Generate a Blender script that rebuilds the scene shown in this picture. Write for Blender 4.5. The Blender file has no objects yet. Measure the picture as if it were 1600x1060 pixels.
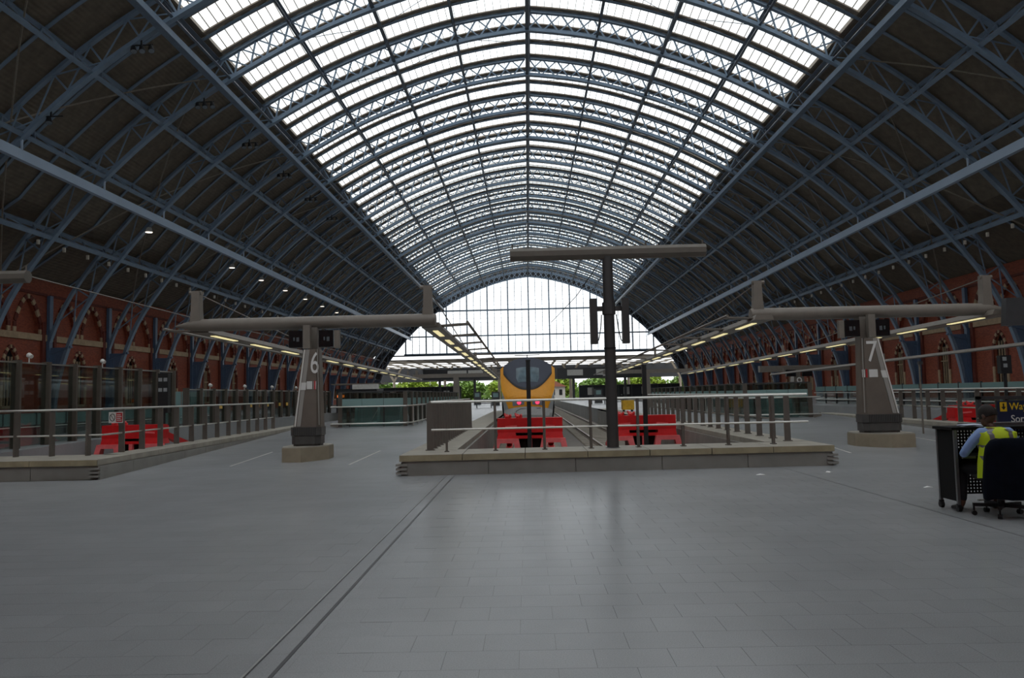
import bpy, bmesh, math, random
from mathutils import Vector, Matrix, Quaternion
random.seed(7)
S = bpy.context.scene
COL = S.collection

# ------------------------------------------------------------------ camera
def make_camera():
    f = 1220.0
    r = math.radians(1.25)
    u, v = 25.0, -87.0
    u0 = u * math.cos(r) + v * math.sin(r)
    v0 = -u * math.sin(r) + v * math.cos(r)
    yaw = math.atan(u0 / f)
    pit = math.atan(-v0 / math.hypot(f, u0))
    F = Vector((-math.sin(yaw) * math.cos(pit), math.cos(yaw) * math.cos(pit), math.sin(pit)))
    R0 = F.cross(Vector((0, 0, 1))).normalized()
    U0 = R0.cross(F)
    R = R0 * math.cos(r) - U0 * math.sin(r)
    U = R0 * math.sin(r) + U0 * math.cos(r)
    cd = bpy.data.cameras.new('camera')
    cd.sensor_width = 36.0
    cd.lens = 36.0 * f / 1600.0
    cd.clip_end = 2000
    co = bpy.data.objects.new('camera', cd)
    M = Matrix((R, U, -F)).transposed().to_4x4()
    M.translation = Vector((-0.6, 0.0, 1.6))
    co.matrix_world = M
    COL.objects.link(co)
    S.camera = co
make_camera()

# ------------------------------------------------------------------ world, exposure
def make_world():
    w = bpy.data.worlds.new('overcast_sky')
    S.world = w
    w.use_nodes = True
    nt = w.node_tree
    nt.nodes.clear()
    out = nt.nodes.new('ShaderNodeOutputWorld')
    bg = nt.nodes.new('ShaderNodeBackground')
    bg.inputs['Color'].default_value = (0.965, 0.985, 1.0, 1)
    bg.inputs['Strength'].default_value = 1.75
    nt.links.new(bg.outputs[0], out.inputs[0])
make_world()
S.view_settings.view_transform = 'Standard'
S.view_settings.look = 'None'
S.view_settings.exposure = 0.0
S.view_settings.gamma = 1.0
S.view_settings.use_curve_mapping = False
S.cycles.transparent_max_bounces = 24
S.cycles.max_bounces = 8
S.cycles.diffuse_bounces = 4

# ------------------------------------------------------------------ materials
def lin(c):
    return tuple(((x / 255) / 12.92 if x / 255 <= 0.04045 else ((x / 255 + 0.055) / 1.055) ** 2.4) for x in c)

def pm(name, rgb, rough=0.6, metal=0.0, var=0.12, scale=6.0, bump=0.0, bscale=60.0, spec=0.5):
    """principled material whose colour wanders a little with two octaves of noise"""
    m = bpy.data.materials.new(name)
    m.use_nodes = True
    nt = m.node_tree
    b = nt.nodes['Principled BSDF']
    c = lin(rgb)
    b.inputs['Roughness'].default_value = rough
    b.inputs['Metallic'].default_value = metal
    b.inputs['Specular IOR Level'].default_value = spec
    tc = nt.nodes.new('ShaderNodeTexCoord')
    nz = nt.nodes.new('ShaderNodeTexNoise')
    nz.inputs['Scale'].default_value = scale
    nz.inputs['Detail'].default_value = 4
    nt.links.new(tc.outputs['Object'], nz.inputs['Vector'])
    rp = nt.nodes.new('ShaderNodeValToRGB')
    rp.color_ramp.elements[0].position = 0.3
    rp.color_ramp.elements[1].position = 0.7
    rp.color_ramp.elements[0].color = (*[x * (1 - var) for x in c], 1)
    rp.color_ramp.elements[1].color = (*[min(1, x * (1 + var)) for x in c], 1)
    nt.links.new(nz.outputs['Fac'], rp.inputs['Fac'])
    nt.links.new(rp.outputs[0], b.inputs['Base Color'])
    if bump > 0:
        n2 = nt.nodes.new('ShaderNodeTexNoise')
        n2.inputs['Scale'].default_value = bscale
        nt.links.new(tc.outputs['Object'], n2.inputs['Vector'])
        bp = nt.nodes.new('ShaderNodeBump')
        bp.inputs['Strength'].default_value = bump
        bp.inputs['Distance'].default_value = 0.01
        nt.links.new(n2.outputs['Fac'], bp.inputs['Height'])
        nt.links.new(bp.outputs[0], b.inputs['Normal'])
    return m

def emis(name, rgb, strength):
    m = bpy.data.materials.new(name)
    m.use_nodes = True
    nt = m.node_tree
    b = nt.nodes['Principled BSDF']
    b.inputs['Base Color'].default_value = (*lin(rgb), 1)
    b.inputs['Emission Color'].default_value = (*lin(rgb), 1)
    b.inputs['Emission Strength'].default_value = strength
    return m

def glass(name, tint, refl=0.08, rough=0.05, body=0.0, bodycol=(120, 150, 150)):
    """thin sheet: clear transmission, a little mirror, optional cloudy body"""
    m = bpy.data.materials.new(name)
    m.use_nodes = True
    nt = m.node_tree
    nt.nodes.clear()
    out = nt.nodes.new('ShaderNodeOutputMaterial')
    tr = nt.nodes.new('ShaderNodeBsdfTransparent')
    tr.inputs[0].default_value = (*tint, 1)
    gl = nt.nodes.new('ShaderNodeBsdfGlossy')
    gl.inputs['Roughness'].default_value = rough
    mx = nt.nodes.new('ShaderNodeMixShader')
    fr = nt.nodes.new('ShaderNodeLayerWeight')
    fr.inputs['Blend'].default_value = 0.2
    mm = nt.nodes.new('ShaderNodeMath')
    mm.operation = 'MULTIPLY_ADD'
    mm.inputs[1].default_value = 0.5
    mm.inputs[2].default_value = refl
    nt.links.new(fr.outputs['Fresnel'], mm.inputs[0])
    nt.links.new(mm.outputs[0], mx.inputs[0])
    src = tr
    if body > 0:
        df = nt.nodes.new('ShaderNodeBsdfDiffuse')
        df.inputs[0].default_value = (*lin(bodycol), 1)
        m2 = nt.nodes.new('ShaderNodeMixShader')
        m2.inputs[0].default_value = body
        nt.links.new(tr.outputs[0], m2.inputs[1])
        nt.links.new(df.outputs[0], m2.inputs[2])
        src = m2
    nt.links.new(src.outputs[0], mx.inputs[1])
    nt.links.new(gl.outputs[0], mx.inputs[2])
    nt.links.new(mx.outputs[0], out.inputs[0])
    return m

TW, TD = 0.46, 0.335          # paving slab size
def granite():
    m = bpy.data.materials.new('grey_granite')
    m.use_nodes = True
    nt = m.node_tree
    L = nt.links.new
    b = nt.nodes['Principled BSDF']
    geo = nt.nodes.new('ShaderNodeNewGeometry')
    br = nt.nodes.new('ShaderNodeTexBrick')
    br.offset = 0.5
    br.inputs['Scale'].default_value = 1.0
    br.inputs['Brick Width'].default_value = TW
    br.inputs['Row Height'].default_value = TD
    br.inputs['Mortar Size'].default_value = 0.0018
    br.inputs['Mortar Smooth'].default_value = 0.3
    br.inputs['Bias'].default_value = 0.0
    br.inputs['Color1'].default_value = (*lin((151, 153, 155)), 1)
    br.inputs['Color2'].default_value = (*lin((154, 156, 158)), 1)
    br.inputs['Mortar'].default_value = (*lin((138, 139, 140)), 1)
    L(geo.outputs['Position'], br.inputs['Vector'])
    n1 = nt.nodes.new('ShaderNodeTexNoise')
    n1.inputs['Scale'].default_value = 0.35
    n1.inputs['Detail'].default_value = 5
    n1.inputs['Roughness'].default_value = 0.6
    L(geo.outputs['Position'], n1.inputs['Vector'])
    r1 = nt.nodes.new('ShaderNodeMapRange')
    r1.inputs['From Min'].default_value = 0.3
    r1.inputs['From Max'].default_value = 0.7
    r1.inputs['To Min'].default_value = 0.86
    r1.inputs['To Max'].default_value = 1.08
    L(n1.outputs['Fac'], r1.inputs['Value'])
    n2 = nt.nodes.new('ShaderNodeTexNoise')
    n2.inputs['Scale'].default_value = 120
    n2.inputs['Detail'].default_value = 2
    L(geo.outputs['Position'], n2.inputs['Vector'])
    r2 = nt.nodes.new('ShaderNodeMapRange')
    r2.inputs['To Min'].default_value = 0.72
    r2.inputs['To Max'].default_value = 1.28
    L(n2.outputs['Fac'], r2.inputs['Value'])
    mu = nt.nodes.new('ShaderNodeMath')
    mu.operation = 'MULTIPLY'
    L(r1.outputs[0], mu.inputs[0])
    L(r2.outputs[0], mu.inputs[1])
    mx = nt.nodes.new('ShaderNodeMix')
    mx.data_type = 'RGBA'
    mx.blend_type = 'MULTIPLY'
    mx.inputs['Factor'].default_value = 1.0
    L(br.outputs['Color'], mx.inputs[6])
    L(mu.outputs[0], mx.inputs[7])
    L(mx.outputs[2], b.inputs['Base Color'])
    b.inputs['Roughness'].default_value = 0.27
    return m

def brickwork():
    m = bpy.data.materials.new('red_brick')
    m.use_nodes = True
    nt = m.node_tree
    L = nt.links.new
    b = nt.nodes['Principled BSDF']
    geo = nt.nodes.new('ShaderNodeNewGeometry')
    sp = nt.nodes.new('ShaderNodeSeparateXYZ')
    L(geo.outputs['Position'], sp.inputs[0])
    ad = nt.nodes.new('ShaderNodeMath')
    L(sp.outputs['X'], ad.inputs[0])
    L(sp.outputs['Y'], ad.inputs[1])
    cb = nt.nodes.new('ShaderNodeCombineXYZ')
    L(ad.outputs[0], cb.inputs['X'])
    L(sp.outputs['Z'], cb.inputs['Y'])
    br = nt.nodes.new('ShaderNodeTexBrick')
    br.inputs['Scale'].default_value = 1.0
    br.inputs['Brick Width'].default_value = 0.24
    br.inputs['Row Height'].default_value = 0.08
    br.inputs['Mortar Size'].default_value = 0.006
    br.inputs['Color1'].default_value = (*lin((164, 80, 52)), 1)
    br.inputs['Color2'].default_value = (*lin((136, 62, 42)), 1)
    br.inputs['Mortar'].default_value = (*lin((104, 76, 62)), 1)
    L(cb.outputs[0], br.inputs['Vector'])
    nz = nt.nodes.new('ShaderNodeTexNoise')
    nz.inputs['Scale'].default_value = 0.6
    nz.inputs['Detail'].default_value = 4
    L(geo.outputs['Position'], nz.inputs['Vector'])
    mr = nt.nodes.new('ShaderNodeMapRange')
    mr.inputs['To Min'].default_value = 0.75
    mr.inputs['To Max'].default_value = 1.2
    L(nz.outputs['Fac'], mr.inputs['Value'])
    mx = nt.nodes.new('ShaderNodeMix')
    mx.data_type = 'RGBA'
    mx.blend_type = 'MULTIPLY'
    mx.inputs['Factor'].default_value = 1.0
    L(br.outputs['Color'], mx.inputs[6])
    L(mr.outputs[0], mx.inputs[7])
    L(mx.outputs[2], b.inputs['Base Color'])
    b.inputs['Roughness'].default_value = 0.75
    return m

def boarding():
    """dark timber boarding: narrow boards along Y told apart by fine relief"""
    m = pm('dark_boarding', (112, 102, 88), 0.8, var=0.18, scale=2.0)
    nt = m.node_tree
    b = nt.nodes['Principled BSDF']
    tc = nt.nodes.new('ShaderNodeNewGeometry')
    wv = nt.nodes.new('ShaderNodeTexWave')
    wv.wave_type = 'BANDS'
    wv.bands_direction = 'DIAGONAL'
    wv.inputs['Scale'].default_value = 1.6
    mp = nt.nodes.new('ShaderNodeVectorMath')
    mp.operation = 'MULTIPLY'
    mp.inputs[1].default_value = (1, 0, 1)
    nt.links.new(tc.outputs['Position'], mp.inputs[0])
    nt.links.new(mp.outputs[0], wv.inputs['Vector'])
    bp = nt.nodes.new('ShaderNodeBump')
    bp.inputs['Strength'].default_value = 0.5
    bp.inputs['Distance'].default_value = 0.03
    nt.links.new(wv.outputs['Fac'], bp.inputs['Height'])
    nt.links.new(bp.outputs[0], b.inputs['Normal'])
    return m

M = {}
M['granite'] = granite()
M['brick'] = brickwork()
M['board'] = boarding()
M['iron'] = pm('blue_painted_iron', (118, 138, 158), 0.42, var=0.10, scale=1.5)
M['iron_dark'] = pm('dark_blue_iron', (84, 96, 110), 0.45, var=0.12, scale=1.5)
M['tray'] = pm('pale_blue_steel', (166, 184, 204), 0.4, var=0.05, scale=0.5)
M['gutter'] = pm('brown_gutter', (160, 146, 130), 0.6, var=0.12, scale=2)
M['bracket'] = pm('pale_bracket', (186, 180, 166), 0.6)
M['rod'] = pm('pale_tie_rod', (140, 132, 118), 0.5)
M['pane'] = glass('roof_glass', (0.90, 0.93, 0.94), 0.0, 0.05)
M['pane_end'] = glass('screen_glass', (0.92, 0.94, 0.95), 0.03, 0.05)
M['stone'] = pm('pale_stone', (176, 152, 122), 0.8, var=0.15, scale=3)
M['dkbrick'] = pm('dark_red_brick', (104, 46, 34), 0.75, var=0.2, scale=4)
M['webiron'] = pm('deep_blue_plate', (84, 104, 130), 0.45, var=0.12, scale=1.2)
M['dark'] = pm('near_black', (22, 23, 25), 0.5)
M['dkgrey'] = pm('dark_grey_metal', (62, 62, 64), 0.45)
M['concrete'] = pm('pale_concrete', (150, 142, 130), 0.8, var=0.14, scale=2.5, bump=0.2)
M['coping'] = pm('buff_coping_stone', (160, 154, 142), 0.7, var=0.14, scale=3, bump=0.15)
M['coping_buff'] = pm('buff_stone_edge', (158, 146, 118), 0.7, var=0.16, scale=4, bump=0.15)
M['cladding'] = pm('grey_stone_cladding', (140, 137, 131), 0.6, var=0.12, scale=2)
M['steel'] = pm('brushed_stainless', (206, 204, 198), 0.28, 0.9, var=0.05, scale=20)
M['bronze'] = pm('bronze_grey_post', (112, 106, 100), 0.4, 0.3, var=0.08, scale=6)
M['taupe'] = pm('taupe_painted_steel', (122, 114, 105), 0.5, var=0.07, scale=4)
M['alu_floor'] = pm('worn_metal_edge', (150, 150, 150), .4, .5, var=.1)
M['ballast'] = pm('track_ballast', (110, 104, 98), 0.9, var=0.35, scale=30, bump=0.6, bscale=20)

# ------------------------------------------------------------------ mesh building
class MB:
    def __init__(s):
        s.v = []
        s.f = []
    def add(s, vs, fs):
        o = len(s.v)
        s.v += [tuple(v) for v in vs]
        s.f += [tuple(i + o for i in f) for f in fs]
        return s
    def box(s, x0, x1, y0, y1, z0, z1):
        return s.add([(x0, y0, z0), (x1, y0, z0), (x1, y1, z0), (x0, y1, z0),
                      (x0, y0, z1), (x1, y0, z1), (x1, y1, z1), (x0, y1, z1)],
                     [(0, 3, 2, 1), (4, 5, 6, 7), (0, 1, 5, 4), (1, 2, 6, 5), (2, 3, 7, 6), (3, 0, 4, 7)])
    def beam(s, p, q, w, h, up=(0, 0, 1)):
        """box bar from p to q, w across, h along 'up'"""
        p, q = Vector(p), Vector(q)
        d = (q - p).normalized()
        up = Vector(up)
        a = d.cross(up)
        if a.length < 1e-5:
            a = d.cross(Vector((1, 0, 0)))
        a.normalize()
        b = a.cross(d)
        a, b = a * w / 2, b * h / 2
        vs = [p - a - b, p + a - b, p + a + b, p - a + b, q - a - b, q + a - b, q + a + b, q - a + b]
        return s.add(vs, [(0, 1, 2, 3), (7, 6, 5, 4), (0, 4, 5, 1), (1, 5, 6, 2), (2, 6, 7, 3), (3, 7, 4, 0)])
    def tube(s, pts, r, n=8, cap=True):
        pts = [Vector(p) for p in pts]
        rs = r if isinstance(r, (list, tuple)) else [r] * len(pts)
        o = len(s.v)
        prev = None
        for i, p in enumerate(pts):
            d = (pts[min(i + 1, len(pts) - 1)] - pts[max(i - 1, 0)]).normalized()
            if prev is None:
                ref = Vector((0, 0, 1)) if abs(d.z) < 0.9 else Vector((1, 0, 0))
                a = d.cross(ref).normalized()
            else:
                a = (prev - d * prev.dot(d)).normalized()
            prev = a
            b = d.cross(a)
            for k in range(n):
                t = 2 * math.pi * k / n
                s.v.append(tuple(p + (a * math.cos(t) + b * math.sin(t)) * rs[i]))
        for i in range(len(pts) - 1):
            for k in range(n):
                k2 = (k + 1) % n
                s.f.append((o + i * n + k, o + i * n + k2, o + (i + 1) * n + k2, o + (i + 1) * n + k))
        if cap:
            s.f.append(tuple(o + k for k in reversed(range(n))))
            s.f.append(tuple(o + (len(pts) - 1) * n + k for k in range(n)))
        return s
    def loft(s, rings, closed=True, cap=True):
        o = len(s.v)
        n = len(rings[0])
        for r in rings:
            s.v += [tuple(p) for p in r]
        for i in range(len(rings) - 1):
            for k in range(n if closed else n - 1):
                k2 = (k + 1) % n
                s.f.append((o + i * n + k, o + i * n + k2, o + (i + 1) * n + k2, o + (i + 1) * n + k))
        if cap and closed:
            s.f.append(tuple(o + k for k in reversed(range(n))))
            s.f.append(tuple(o + (len(rings) - 1) * n + k for k in range(n)))
        return s
    def prism(s, poly, z0, z1):
        return s.loft([[(x, y, z0) for x, y in poly], [(x, y, z1) for x, y in poly]])
    def mesh(s, name, off=(0, 0, 0), fix=True):
        me = bpy.data.meshes.new(name)
        ox, oy, oz = off
        me.from_pydata([(x - ox, y - oy, z - oz) for x, y, z in s.v], [], s.f)
        if fix:
            bm = bmesh.new()
            bm.from_mesh(me)
            bmesh.ops.recalc_face_normals(bm, faces=bm.faces)
            bm.to_mesh(me)
            bm.free()
        me.update()
        return me

def wloc(o):
    v = Vector((0, 0, 0))
    while o is not None:
        v += o.location
        o = o.parent
    return v

def smooth(me, ang=35):
    me.polygons.foreach_set('use_smooth', [True] * len(me.polygons))
    me.set_sharp_from_angle(angle=math.radians(ang))

def part(name, mb, mat, parent=None, stuff=False, label=None, sm=False, at=None):
    """ONE mesh object; mb is in world coordinates, its origin goes to 'at' (or to the parent)"""
    base = wloc(parent) if parent else Vector((0, 0, 0))
    org = Vector(at) if at is not None else base
    me = mb.mesh(name, org)
    if mat is not None:
        me.materials.append(M[mat] if isinstance(mat, str) else mat)
    if sm:
        smooth(me)
    o = bpy.data.objects.new(name, me)
    o.parent = parent
    o.location = org - base
    COL.objects.link(o)
    if stuff:
        o['kind'] = 'stuff'
    if label:
        o['label'] = label
    return o

def inst(name, me, parent, loc, scale=None, rot=None, mat4=None):
    o = bpy.data.objects.new(name, me)
    o.parent = parent
    if mat4 is not None:
        o.matrix_local = mat4
    else:
        o.location = loc
        if scale:
            o.scale = scale
        if rot:
            o.rotation_euler = rot
    COL.objects.link(o)
    return o

def thing(name, label, cat, loc=(0, 0, 0), group=None):
    o = bpy.data.objects.new(name, None)
    o.empty_display_size = 0.2
    o.location = loc
    o['label'] = label
    o['category'] = cat
    if group:
        o['group'] = group
    COL.objects.link(o)
    return o

def tag(o, label, cat, group=None):
    o['label'] = label
    o['category'] = cat
    if group:
        o['group'] = group
    return o

def struct(o, label=None, cat=None):
    o['kind'] = 'structure'
    if label:
        o['label'] = label
    if cat:
        o['category'] = cat
    return o

def root(name, label, cat, loc=(0, 0, 0)):
    o = thing(name, label, cat, loc)
    o['kind'] = 'structure'
    return o

def dup(o, loc=None, label=None, parent=None):
    c = o.copy()
    COL.objects.link(c)
    if parent is not None:
        c.parent = parent
    if loc is not None:
        c.location = loc
    if label:
        c['label'] = label
    for ch in list(o.children):
        d = dup(ch, None, None, c)
    return c

def text_mesh(txt, size, depth=0.004):
    cu = bpy.data.curves.new('lettering', 'FONT')
    cu.body = txt
    cu.size = size
    cu.extrude = depth
    cu.align_x = 'CENTER'
    cu.align_y = 'CENTER'
    cu.resolution_u = 4
    t = bpy.data.objects.new('lettering', cu)
    COL.objects.link(t)
    dg = bpy.context.evaluated_depsgraph_get()
    me = bpy.data.meshes.new_from_object(t.evaluated_get(dg))
    bpy.data.objects.remove(t)
    bpy.data.curves.remove(cu)
    me.materials.clear()
    return me

def lettering(name, txt, size, mat, parent, loc, rotz=0, sx=1.0, tilt=math.pi / 2, depth=0.004, align=None):
    me = text_mesh(txt, size, depth)
    me.materials.append(M[mat])
    if align == 'LEFT':
        mn = min(v.co.x for v in me.vertices)
        for v in me.vertices:
            v.co.x -= mn
    o = bpy.data.objects.new(name, me)
    o.parent = parent
    o.location = Vector(loc) - (wloc(parent) if parent else Vector((0, 0, 0)))
    o.rotation_euler = (tilt, 0, rotz)
    o.scale = (sx, 1, 1)
    COL.objects.link(o)
    return o

# ================================================================== THE SHED ROOF
BAY = 8.94
RIB0 = 62.1
RIBS = [RIB0 + BAY * k for k in range(-7, 16)]     # rib positions along the shed
Y0, Y1 = RIBS[0] - 0.6, RIBS[-1] + 0.6
DEPTH = 1.75

PROF = [(0, 31.38), (5.68, 30.52), (10.9, 28.98), (16.1, 26.85), (21.75, 23.72), (25.75, 20.95),
        (29.75, 17.35), (33.45, 13.15), (36.35, 9.0), (37.9, 5.0), (38.5, 2.2), (38.62, -0.6)]
def fine_profile():
    pts = [Vector(p) for p in PROF]
    n = len(pts)
    tan = []
    for i in range(n):
        if i == 0:
            t = Vector((1, -0.10)).normalized()
        elif i == n - 1:
            t = Vector((0.02, -1)).normalized()
        else:
            t = (pts[i + 1] - pts[i - 1]).normalized()
        tan.append(t)
    out = []
    for i in range(n - 1):
        L = (pts[i + 1] - pts[i]).length
        for k in range(6):
            t = k / 6
            h00, h10 = 2 * t**3 - 3 * t**2 + 1, t**3 - 2 * t**2 + t
            h01, h11 = -2 * t**3 + 3 * t**2, t**3 - t**2
            p = pts[i] * h00 + tan[i] * L * h10 + pts[i + 1] * h01 + tan[i + 1] * L * h11
            out.append(p)
    out.append(pts[-1])
    return out
FP = fine_profile()
FS = [0.0]
for i in range(1, len(FP)):
    FS.append(FS[-1] + (FP[i] - FP[i - 1]).length)
SMAX = FS[-1]
def arch(s, off=0.0):
    """point at arc length s from the ridge (negative = left), offset outwards"""
    a = min(abs(s), SMAX - 1e-4)
    i = 0
    while FS[i + 1] < a:
        i += 1
    t = (a - FS[i]) / (FS[i + 1] - FS[i])
    p = FP[i].lerp(FP[i + 1], t)
    j0, j1 = max(i - 1, 0), min(i + 2, len(FP) - 1)
    d0 = (FP[i + 1] - FP[j0]) if i > 0 else (FP[1] - FP[0])
    d1 = (FP[j1] - FP[i])
    d = (d0.normalized() * (1 - t) + d1.normalized() * t).normalized()
    if a < 0.4:
        d = Vector((1, -0.10)).normalized()
    nrm = Vector((-d.y, d.x))
    q = p + nrm * off
    return (q.x if s >= 0 else -q.x, q.y), (nrm.x if s >= 0 else -nrm.x, nrm.y)
def s_at_x(x):
    for i in range(len(FP) - 1):
        if FP[i + 1].x >= x:
            t = (x - FP[i].x) / (FP[i + 1].x - FP[i].x)
            return FS[i] + t * (FS[i + 1] - FS[i])
    return SMAX
def P3(s, off, y):
    (x, z), _ = arch(s, off)
    return (x, y, z)
S_GL = s_at_x(20.7)         # edge of the glazed zone
def sweep(mb, s0, s1, n, sect):
    """sweep a closed (offset, y) outline along the arch"""
    rings = []
    for k in range(n + 1):
        s = s0 + (s1 - s0) * k / n
        (x, z), (nx, nz) = arch(s)
        rings.append([(x + nx * o, y, z + nz * o) for o, y in sect])
    mb.loft(rings)
    return mb
S_K = s_at_x(32.6)
_kp, _ = arch(S_K, DEPTH)
_kd = Vector((39.5 - _kp[0], 11.55 - _kp[1]))
KLEN = _kd.length
_kd.normalize()
_kn = Vector((-_kd.y, _kd.x))
_kb = Vector(_kp) - _kn * DEPTH
def roofpt(s, off):
    """like arch(), but past S_K the roof runs straight down to the wall head"""
    if abs(s) <= S_K:
        return arch(s, off)[0]
    q = _kb + _kd * (abs(s) - S_K) + _kn * off
    return (q.x if s > 0 else -q.x, q.y)
def sweep_roof(mb, s0, s1, n, sect):
    ss = [s0 + (s1 - s0) * k / n for k in range(n + 1)]
    sg = 1 if s1 > 0 else -1
    ss += [sg * S_K, sg * (S_K + .01)]
    ss = sorted(ss, key=abs)
    mb.loft([[(roofpt(s, o)[0], y, roofpt(s, o)[1]) for o, y in sect] for s in ss])
    return mb
def s_wall(off):
    """arc length at which the offset curve meets the wall line"""
    s = SMAX * 0.6
    while s < SMAX - 0.05:
        (x, z), _ = arch(s, off)
        if x > 39.25:
            return s
        s += 0.05
    return SMAX - 0.05

ceiling = root('ceiling', 'great pointed iron and glass train shed roof', 'roof', (0, 0, 0))

# ---- main ribs: two chords, solid web foot, lattice
s_up = s_wall(DEPTH)
def rib_chords():
    lo, up, ft = MB(), MB(), MB()
    for sg in (-1, 1):
        sweep(lo, 0.0 if sg > 0 else -0.0001, sg * (SMAX - 0.01), 44,
              [(-0.06, -0.20), (-0.06, 0.20), (0.0, 0.20), (0.0, 0.05), (0.28, 0.05), (0.28, -0.05), (0.0, -0.05), (0.0, -0.20)])
        sweep(up, 0.0 if sg > 0 else -0.0001, sg * s_up, 36,
              [(DEPTH - .22, -0.17), (DEPTH - .22, 0.17), (DEPTH - .16, 0.17), (DEPTH - .16, 0.05), (DEPTH + .06, 0.05), (DEPTH + .06, -0.05), (DEPTH - .16, -0.05), (DEPTH - .16, -0.17)])
        # web plate between lower chord and wall post, with stiffeners
        zs = [-0.5, 1, 2, 3, 4, 5, 6.2]
        inn = []
        for z in zs:
            s = SMAX - 0.02
            while arch(s)[0][1] < z and s > 0:
                s -= 0.05
            inn.append(arch(s)[0][0])
        for i in range(len(zs) - 1):
            ft.add([(sg * inn[i], -.03, zs[i]), (sg * 39.15, -.03, zs[i]), (sg * 39.15, -.03, zs[i + 1]), (sg * inn[i + 1], -.03, zs[i + 1]),
                    (sg * inn[i], .03, zs[i]), (sg * 39.15, .03, zs[i]), (sg * 39.15, .03, zs[i + 1]), (sg * inn[i + 1], .03, zs[i + 1])],
                   [(0, 1, 2, 3), (7, 6, 5, 4), (0, 4, 5, 1), (1, 5, 6, 2), (2, 6, 7, 3), (3, 7, 4, 0)])
        ft.box(*sorted((sg * 38.98, sg * 39.24)), -.22, .22, -.5, 10.4)
        ft.beam((sg * 37.3, 0, 6.25), (sg * 39.1, 0, 5.7), .3, .16)
        ft.beam((sg * 38.75, 0, 0), (sg * 38.62, 0, 5.7), .16, .06, (1, 0, 0))
    return lo.mesh('lower_chord'), up.mesh('upper_chord'), ft.mesh('web_foot')
lo_me, up_me, ft_me = rib_chords()
for me, mt in ((lo_me, 'iron'), (up_me, 'iron'), (ft_me, 'webiron')):
    me.materials.append(M[mt])

def brace_list():
    """(s0,off0,s1,off1,width) for every lattice brace of a rib"""
    out = []
    NX = 17
    st = S_GL / NX
    for sg in (-1, 1):
        for k in range(NX):
            a, b = sg * k * st, sg * (k + 1) * st
            out.append((a + sg * .12, 1.5, b - sg * .12, .25, .13))
            out.append((a + sg * .12, .25, b - sg * .12, 1.5, .10))
        s = S_GL
        end = s_up - 2.0
        n = 9
        st2 = (end - s) / n
        for k in range(n):
            a, b = sg * (s + k * st2), sg * (s + (k + 1) * st2)
            out.append((a, .2, a, 1.55, .11))
            out.append((a, 1.5, b, .25, .09))
            if k % 2 == 0:
                out.append((a, .25, b, 1.5, .08))
    return out
BR = brace_list()
unit = MB().box(-.5, .5, -.5, .5, 0, 1).mesh('lattice_brace')
unit.materials.append(M['iron'])
def lattice_mesh():
    mb = MB()
    for a, oa, b, ob, w in BR:
        mb.beam(P3(a, oa, 0), P3(b, ob, 0), w, .05, (0, 1, 0))
    me = mb.mesh('lattice', fix=False)
    me.materials.append(M['iron'])
    return me
lat_me = lattice_mesh()
near = {RIBS.index(min(RIBS, key=lambda r: abs(r - y))) for y in (53.16, 62.1, 71.04, 79.98)}
for i, y in enumerate(RIBS):
    rb = inst('arch_rib', lo_me, ceiling, (0, y, 0))
    inst('upper_chord', up_me, rb, (0, 0, 0))
    inst('web_foot', ft_me, rb, (0, 0, 0))
    if i in near:
        rest = MB()
        for a, oa, b, ob, w in BR:
            if abs(a) < S_GL - .2 and not (y < 60 and abs(a) < 10):
                p, q = Vector(P3(a, oa, 0)), Vector(P3(b, ob, 0))
                d = q - p
                mt = d.to_track_quat('Z', 'Y').to_matrix().to_4x4()
                ax = Vector((0, 1, 0))
                mt = Matrix((d.normalized().cross(ax), ax, d.normalized())).transposed().to_4x4()
                mt = Matrix.Translation(p) @ mt @ Matrix.Diagonal((w, .05, d.length, 1))
                inst('lattice_brace', unit, rb, None, mat4=mt)
            else:
                rest.beam(P3(a, oa, y), P3(b, ob, y), w, .05, (0, 1, 0))
        part('side_lattice', rest, 'iron', rb, stuff=True)
    else:
        o = inst('lattice', lat_me, rb, (0, 0, 0))
        o['kind'] = 'stuff'

# ---- intermediate rafters (two per bay)
raf = MB()
for sg in (-1, 1):
    sweep_roof(raf, 0.0 if sg > 0 else -0.0001, sg * (S_K + KLEN), 36,
          [(DEPTH - .05, -0.13), (DEPTH - .05, 0.13), (DEPTH - .02, 0.13), (DEPTH - .02, .04), (DEPTH + .07, .04), (DEPTH + .07, -.04), (DEPTH - .02, -.04), (DEPTH - .02, -0.13)])
raf_me = raf.mesh('rafter')
raf_me.materials.append(M['iron'])
ys_all = []
for i in range(len(RIBS) - 1):
    ys_all.append(RIBS[i])
    for k in (1, 2):
        yy = RIBS[i] + BAY * k / 3
        ys_all.append(yy)
        inst('rafter', raf_me, ceiling, (0, yy, 0))
ys_all.append(RIBS[-1])
PER = BAY / 3

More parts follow.
